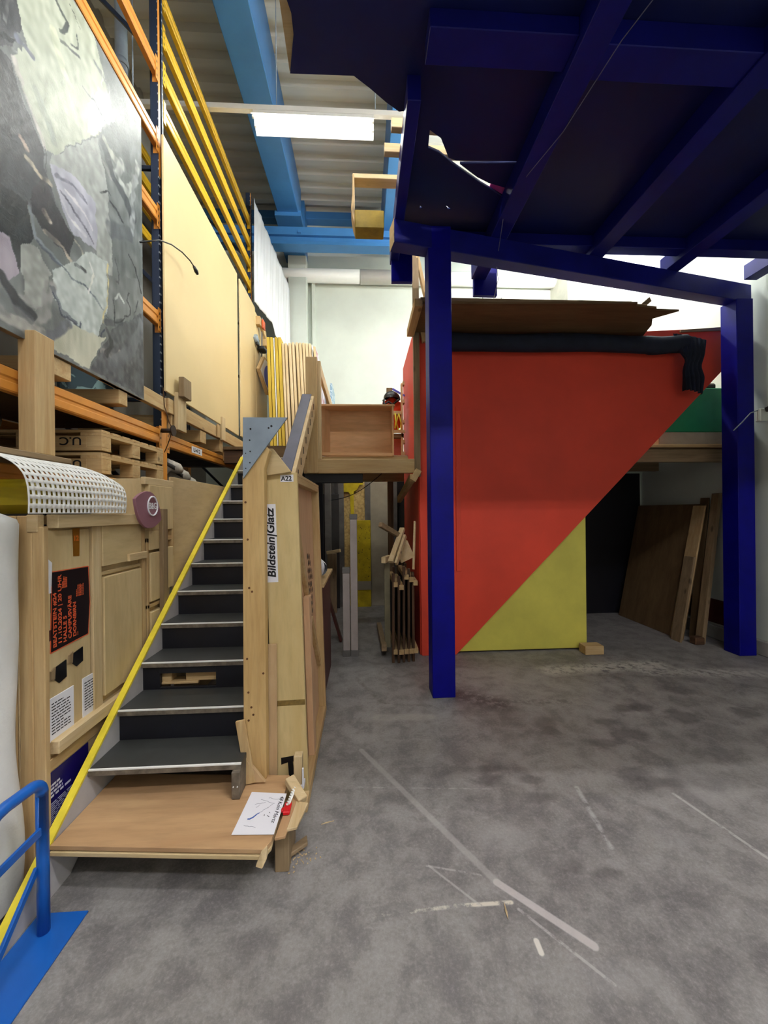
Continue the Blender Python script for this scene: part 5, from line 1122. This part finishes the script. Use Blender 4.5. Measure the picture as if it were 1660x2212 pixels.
sidep('stile', 2.585, 2.62, 0.4, 1.60, 0.026, pine('z'))
sidep('ledge_rail', 1.85, 2.62, 0.56, 0.62, 0.055, pale('y'))
sidep('lower_rail', 1.84, 2.62, 0.48, 0.535, 0.018, pine('y'))
sidep('lower_panel', 1.84, 2.62, 0.02, 0.48, 0.008, ply('y'))
c2 = thing('storage_crate', (-1.9, 2.8, 0), 'plywood crate behind the poster crate with stepped side panels', 'crate')
b = MB(); b.box(-1.79, SX - 0.03, 2.63, 2.99, 0.03, 1.90, 0.002); b.build('body', ply('z'), c2)
for (y0, y1, z0, z1) in ((2.66, 2.90, 1.42, 1.55), (2.66, 2.98, 1.55, 1.86), (2.67, 2.83, 1.07, 1.40), (2.86, 2.98, 1.12, 1.42), (2.67, 2.86, 0.62, 1.0), (2.88, 2.98, 0.8, 1.02)):
    sidep('side_panel', y0, y1, z0, z1, 0.034, ply('z'), par=c2)
sidep('rail', 2.64, 2.99, 1.47, 1.50, 0.026, pine('y'), par=c2); sidep('rail', 2.64, 2.99, 1.03, 1.055, 0.026, pine('y'), par=c2)
sidep('stile', 2.64, 2.665, 0.3, 1.5, 0.026, pine('z'), par=c2); sidep('corner_strip', 2.97, 3.0, 1.35, 1.62, 0.03, pine('z'), par=c2)
sidep('cap_rail', 2.62, 3.0, 1.86, 1.91, 0.03, pale('y'), par=c2)
m = MB(); m.box(-1.435, -1.405, 2.78, 2.85, 0.80, 1.70, 0.004); tag(m.build('loose_batten', grey_wood('z')), 'upright batten leaning before the stepped crate by the mauve sign', 'batten')
m = MB(); m.hexa([(-1.45, 3.01, 0.1), (-1.435, 3.01, 0.1), (-1.435, 4.42, 0.1), (-1.45, 4.42, 0.1), (-1.475, 3.01, 1.945), (-1.46, 3.01, 1.945), (-1.46, 4.42, 1.945), (-1.475, 4.42, 1.945)], 0.002)
tag(m.build('plywood_sheet', wood('plain_plywood', (196, 172, 132), (186, 160, 118), 'y', knots=False, stretch=4)), 'plain plywood sheet standing beside the upper stair', 'sheet')
# notices on the crate
ax = SX - 0.016
po = thing('event_poster', (ax, 1.99, 1.02), 'black poster with orange lettering turned sideways on the crate', 'poster')
b = MB(); b.prism([(ax, 1.862, 1.025), (ax, 2.10, 1.04), (ax, 2.115, 1.2), (ax, 2.107, 1.388), (ax, 1.873, 1.394), (ax, 1.862, 1.375)], (0.0015, 0, 0)); b.build('sheet', M_poster, po)
b = MB()
for (p, q) in (((1.860, 1.022), (2.102, 1.037)), ((1.872, 1.397), (2.107, 1.391)), ((1.858, 1.022), (1.868, 1.33)), ((2.117, 1.2), (2.108, 1.39)), ((2.102, 1.037), (2.117, 1.2))): b.bar((ax + 0.001, p[0], p[1]), (ax + 0.001, q[0], q[1]), 0.004, 0.002, up=(1, 0, 0), bev=0)
b.build('border', M_poster_ink, po)
yy = 1.893
for ln, z0 in (('BEATSTEIN #24', 1.04), ('11.10.2024 | 20 UHR', 1.046), ('HALLE 5', 1.046), ('CAMPUSVÄRE', 1.054), ('DORNBIRN', 1.054)):
    wd = {'BEATSTEIN #24': .255, '11.10.2024 | 20 UHR': .325, 'HALLE 5': .125, 'CAMPUSVÄRE': .21, 'DORNBIRN': .17}[ln]
    lt = lettering(ln, 0.028, M_poster_ink, po, (ax + 0.0022, yy, z0), (0, 0, 1), (0, -1, 0), bold=0.0006)
    zs_ = [v.co.z for v in lt.data.vertices]; sc_ = wd / (max(zs_) - min(zs_)); lt.scale = (1, 1, sc_)
    yy += 0.031
b = MB(); print_lines(b, (ax + 0.002, 1.935, 1.31), (0, 0, 1), (0, -1, 0), 4, 0.0085, 0.055, 0.006, 4); b.build('small_print', M_poster_ink, po); b = MB(); print_lines(b, (ax + 0.002, 2.025, 1.25), (0, 0, 1), (0, -1, 0), 6, 0.009, 0.06, 0.005, 9); b.build('small_print', M_poster_ink, po); b = MB(); print_lines(b, (ax + 0.002, 2.03, 1.055), (0, 0, 1), (0, -1, 0), 1, -0.01, 0.03, 0.004, 2); b.build('small_print', M_poster_ink, po)
m = MB(); m.prism([(ax - .001, 1.848, 1.30), (ax - .001, 1.866, 1.30), (ax - .001, 1.872, 1.44), (ax - .001, 1.848, 1.46)], (0.003, 0, 0)); tag(m.build('white_tape', M_paper), 'white tape strip at the upper corner of the black poster', 'tape')
m = MB(); m.prism([(ax - .001, 1.846, 1.08), (ax - .001, 1.862, 1.08), (ax - .001, 1.864, 1.13), (ax - .001, 1.846, 1.13)], (0.003, 0, 0)); tag(m.build('brown_tape', M_dark_red), 'reddish tape piece at the lower edge of the black poster', 'tape')
tp = thing('parcel_tape_strip', (ax, 2.02, 1.46), 'brown parcel tape strip printed with numbers hanging from the crate rail', 'tape')
b = MB(); b.prism([(ax, 2.005, 1.455), (ax, 2.045, 1.452), (ax, 2.048, 1.595), (ax, 2.0, 1.595)], (0.002, 0, 0)); b.build('strip', M_brown_tape, tp)
lettering('12', 0.036, flat('label_orange', (226, 120, 40), 0.5), tp, (ax + 0.003, 2.003, 1.532), (0, 1, 0), (0, 0, 1), bold=0.0012)
for (y0, z0, lab) in ((1.845, 0.615, 'white text sheet on the crate ledge nearer the camera'), (2.055, 0.620, 'white text sheet on the crate ledge farther from the camera')):
    s = thing('text_sheet', (ax, y0 + .07, z0), lab, 'paper', 'white text sheets on the ledge')
    b = MB(); b.box(ax, ax + 0.004, y0, y0 + 0.15, z0, z0 + 0.20, 0.001); b.build('sheet', M_paper, s)
    b = MB(); print_lines(b, (ax + 0.0042, y0 + 0.012, z0 + 0.168), (0, 1, 0), (0, 0, 1), 11, 0.0138, 0.118, 0.0048, int(y0 * 100)); b.build('print', M_ink, s)
bs = thing('blue_sign', (ax - .005, 1.95, 0.03), 'dark blue information sign with white print low on the crate', 'sign')
b = MB(); b.box(SX - 0.022, SX - 0.018, 1.835, 2.10, 0.02, 0.47, 0.001); b.build('board', M_signblue, bs)
b = MB()
for z, l in ((0.405, 0.10), (0.388, 0.125), (0.371, 0.125), (0.354, 0.21)): print_lines(b, (SX - 0.0176, 1.85, z), (0, 1, 0), (0, 0, 1), 1, 0.01, l, 0.010, int(z * 1000))
print_lines(b, (SX - 0.0176, 1.85, 0.325), (0, 1, 0), (0, 0, 1), 30, 0.0092, 0.225, 0.0035, 17); b.build('print', M_sign_white, bs)
for (y0, z0, w, h, lab) in ((1.875, 0.865, 0.075, 0.095, 'ragged black tape patch below the poster, nearer one'), (1.985, 0.90, 0.075, 0.085, 'square black tape patch below the poster, farther one')):
    tk = thing('tape_patch', (ax, y0, z0), lab, 'tape', 'black tape patches below the poster')
    b = MB(); b.prism([(ax, y0, z0 + 0.03), (ax, y0 + 0.03, z0), (ax, y0 + w, z0 + 0.012), (ax, y0 + w, z0 + h), (ax, y0 + 0.01, z0 + h - 0.012)], (0.004, 0, 0)); b.build('patch', M_black_foil, tk)
    b = MB(); b.prism([(ax, y0 - 0.025, z0 + 0.035), (ax, y0, z0 + 0.03), (ax, y0 + .004, z0 + 0.085), (ax, y0 - 0.022, z0 + 0.075)], (0.008, 0, 0)); b.build('tab', grey_wood('z'), tk)
# mauve eye-shaped sign
sg = thing('mauve_sign', (-1.40, 2.66, 1.55), 'mauve leaf-shaped sign with white ring and letters on the crate', 'sign')
def eyep(x, cy, cz, ry, rz, a0):
    pts = []
    for k in range(28):
        a = 2 * math.pi * k / 28; u = math.cos(a); w = math.copysign(abs(math.sin(a)) ** 1.8, math.sin(a))
        pts.append((x, cy + ry * u * math.cos(a0) - rz * w * math.sin(a0), cz + ry * u * math.sin(a0) + rz * w * math.cos(a0)))
    return pts
b = MB(); b.prism(eyep(-1.41, 2.585, 1.69, 0.165, 0.12, R(-24)), (0.018, 0, 0), 0.002); b.build('board', M_mauve, sg)
b = MB()
ring = [Vector((-1.389, 2.622 + 0.058 * math.cos(6.2832 * k / 32), 1.715 + 0.062 * math.sin(6.2832 * k / 32))) for k in range(33)]
b.tube(ring, 0.005, 6, caps=False); b.build('ring', M_paper, sg)
lettering('B&G', 0.058, M_paper, sg, (-1.3905, 2.578, 1.697), (0, 1, 0), (0, 0, 1), bold=0.0012, wide=0.85)
# white perforated foam sheet draped over the crate
PR = [(-1.392, 1.668), (-1.386, 1.73), (-1.387, 1.79), (-1.40, 1.84), (-1.44, 1.885), (-1.51, 1.918), (-1.59, 1.936), (-1.672, 1.946)]
def prof_at(v):
    s = v * (len(PR) - 1); i = min(int(s), len(PR) - 2); f = s - i
    def cr1(a, b_, c, d): return b_ + 0.5 * f * (c - a + f * (2 * a - 5 * b_ + 4 * c - d + f * (3 * (b_ - c) + d - a)))
    g = lambda k: PR[max(0, min(len(PR) - 1, k))]
    return tuple(cr1(g(i - 1)[n], g(i)[n], g(i + 1)[n], g(i + 2)[n]) for n in (0, 1))
NU, NVv = 24, 12
us = [0.0]; vs_ = [0.0]
for k in range(NU): us += [(k + 0.23) / NU, (k + 0.77) / NU]
us.append(1.0)
for k in range(NVv): vs_ += [(k + 0.24) / NVv, (k + 0.76) / NVv]
vs_.append(1.0)
m = MB()
def meshpt(i, j):
    u, v = us[i], vs_[j]; x, z = prof_at(v)
    drop = max(0, u - 0.75) ** 2 * 1.0 * v
    return Vector((x - 0.02 * math.sin(3 * u) * v, 1.678 + 0.655 * u - 0.04 * v * (1 - u), z - drop))
vv = [[m.bm.verts.new(meshpt(i, j)) for j in range(len(vs_))] for i in range(len(us))]
for i in range(len(us) - 1):
    for j in range(len(vs_) - 1):
        if i % 2 == 1 and j % 2 == 1: continue
        f = m.bm.faces.new([vv[i][j], vv[i + 1][j], vv[i + 1][j + 1], vv[i][j + 1]]); f.smooth = True
tag(m.build('perforated_sheet', M_mesh, solid=0.004), 'white perforated foam sheet bent over the top of the poster crate', 'sheet')
m = MB(); m.box(-1.79, -1.47, 1.83, 2.22, 1.67, 1.83, 0.04); tag(m.build('yellow_tub', M_olive), 'dull yellow plastic tub under the perforated white sheet', 'tub')
m = MB(); m.box(-2.3, -1.55, 2.25, 2.45, 1.61, 1.66, 0.003); tag(m.build('filler_board', pine('x')), 'filler board beneath the far end of the perforated sheet', 'board')

# white covered mattress at the frame edge
wm = thing('covered_mattress', (-1.8, 1.45, 0), 'white fleece covered upright mattress beside the poster crate', 'mattress')
b = MB()
def mat_pt(u, v):
    a = 2 * math.pi * u; e = 0.28
    cx = math.copysign(abs(math.cos(a)) ** e, math.cos(a)); sy = math.copysign(abs(math.sin(a)) ** e, math.sin(a))
    k = 1.0 if v < 0.9 else math.sqrt(max(0, 1 - ((v - 0.9) / 0.1) ** 2)) * 0.3 + 0.7 * (1 - ((v - 0.9) / 0.1) ** 3)
    return Vector((-1.745 + 0.265 * cx * (k if cx > -2 else 1) + 0.012 * math.sin(9 * v + 4 * u), 1.43 + 0.36 * sy * max(k, .2) + 0.01 * math.sin(14 * v), 0.03 + 1.77 * v - (0.10 * max(0, sy) * max(0, v - .9) * 10)))
b.grid(mat_pt, 48, 40); b.build('cover', M_fabric, wm)
b = MB(); b.tube([Vector((-1.51, 1.765 - 0.03 * max(0, (k - 17)) , 0.2 + k * 0.08)) for k in range(19)], 0.0035, 6); b.build('seam', flat('seam_tan', (176, 150, 110), 0.8), wm)

# ================================================================ BLUE TUBULAR STAND
bt = thing('tubular_stand', (-1.26, 1.48, 0), 'bright blue tubular steel stand on a flat blue base plate', 'stand')
b = MB(); b.box(-1.362, -1.165, 1.16, 1.675, 0.0, 0.008, 0.002); b.build('base_plate', M_cart_blue, bt)
b = MB()
pts = [(-1.285, 1.60, 0.008), (-1.285, 1.60, 0.3), (-1.283, 1.595, 0.56)]
for k in range(7):
    a = math.pi / 2 * k / 6; pts.append((-1.282, 1.595 - 0.055 * (1 - math.cos(a)), 0.56 + 0.055 * math.sin(a)))
pts += [(-1.28, 1.44, 0.625)]
for k in range(1, 7):
    a = math.pi / 2 * k / 6; pts.append((-1.278, 1.415 - 0.05 * math.sin(a), 0.575 + 0.05 * math.cos(a)))
pts += [(-1.277, 1.365, 0.3), (-1.275, 1.365, 0.008)]
b.tube(pts, 0.021, 16); b.build('hoop', M_cart_blue, bt)
b = MB(); b.bar((-1.28, 1.60, 0.42), (-1.277, 1.37, 0.42), 0.012, 0.035); b.build('crossbar', M_cart_blue, bt)
b = MB(); b.bar((-1.30, 1.59, 0.27), (-1.275, 1.37, 0.10), 0.012, 0.03); b.build('diagonal_brace', M_cart_blue, bt)
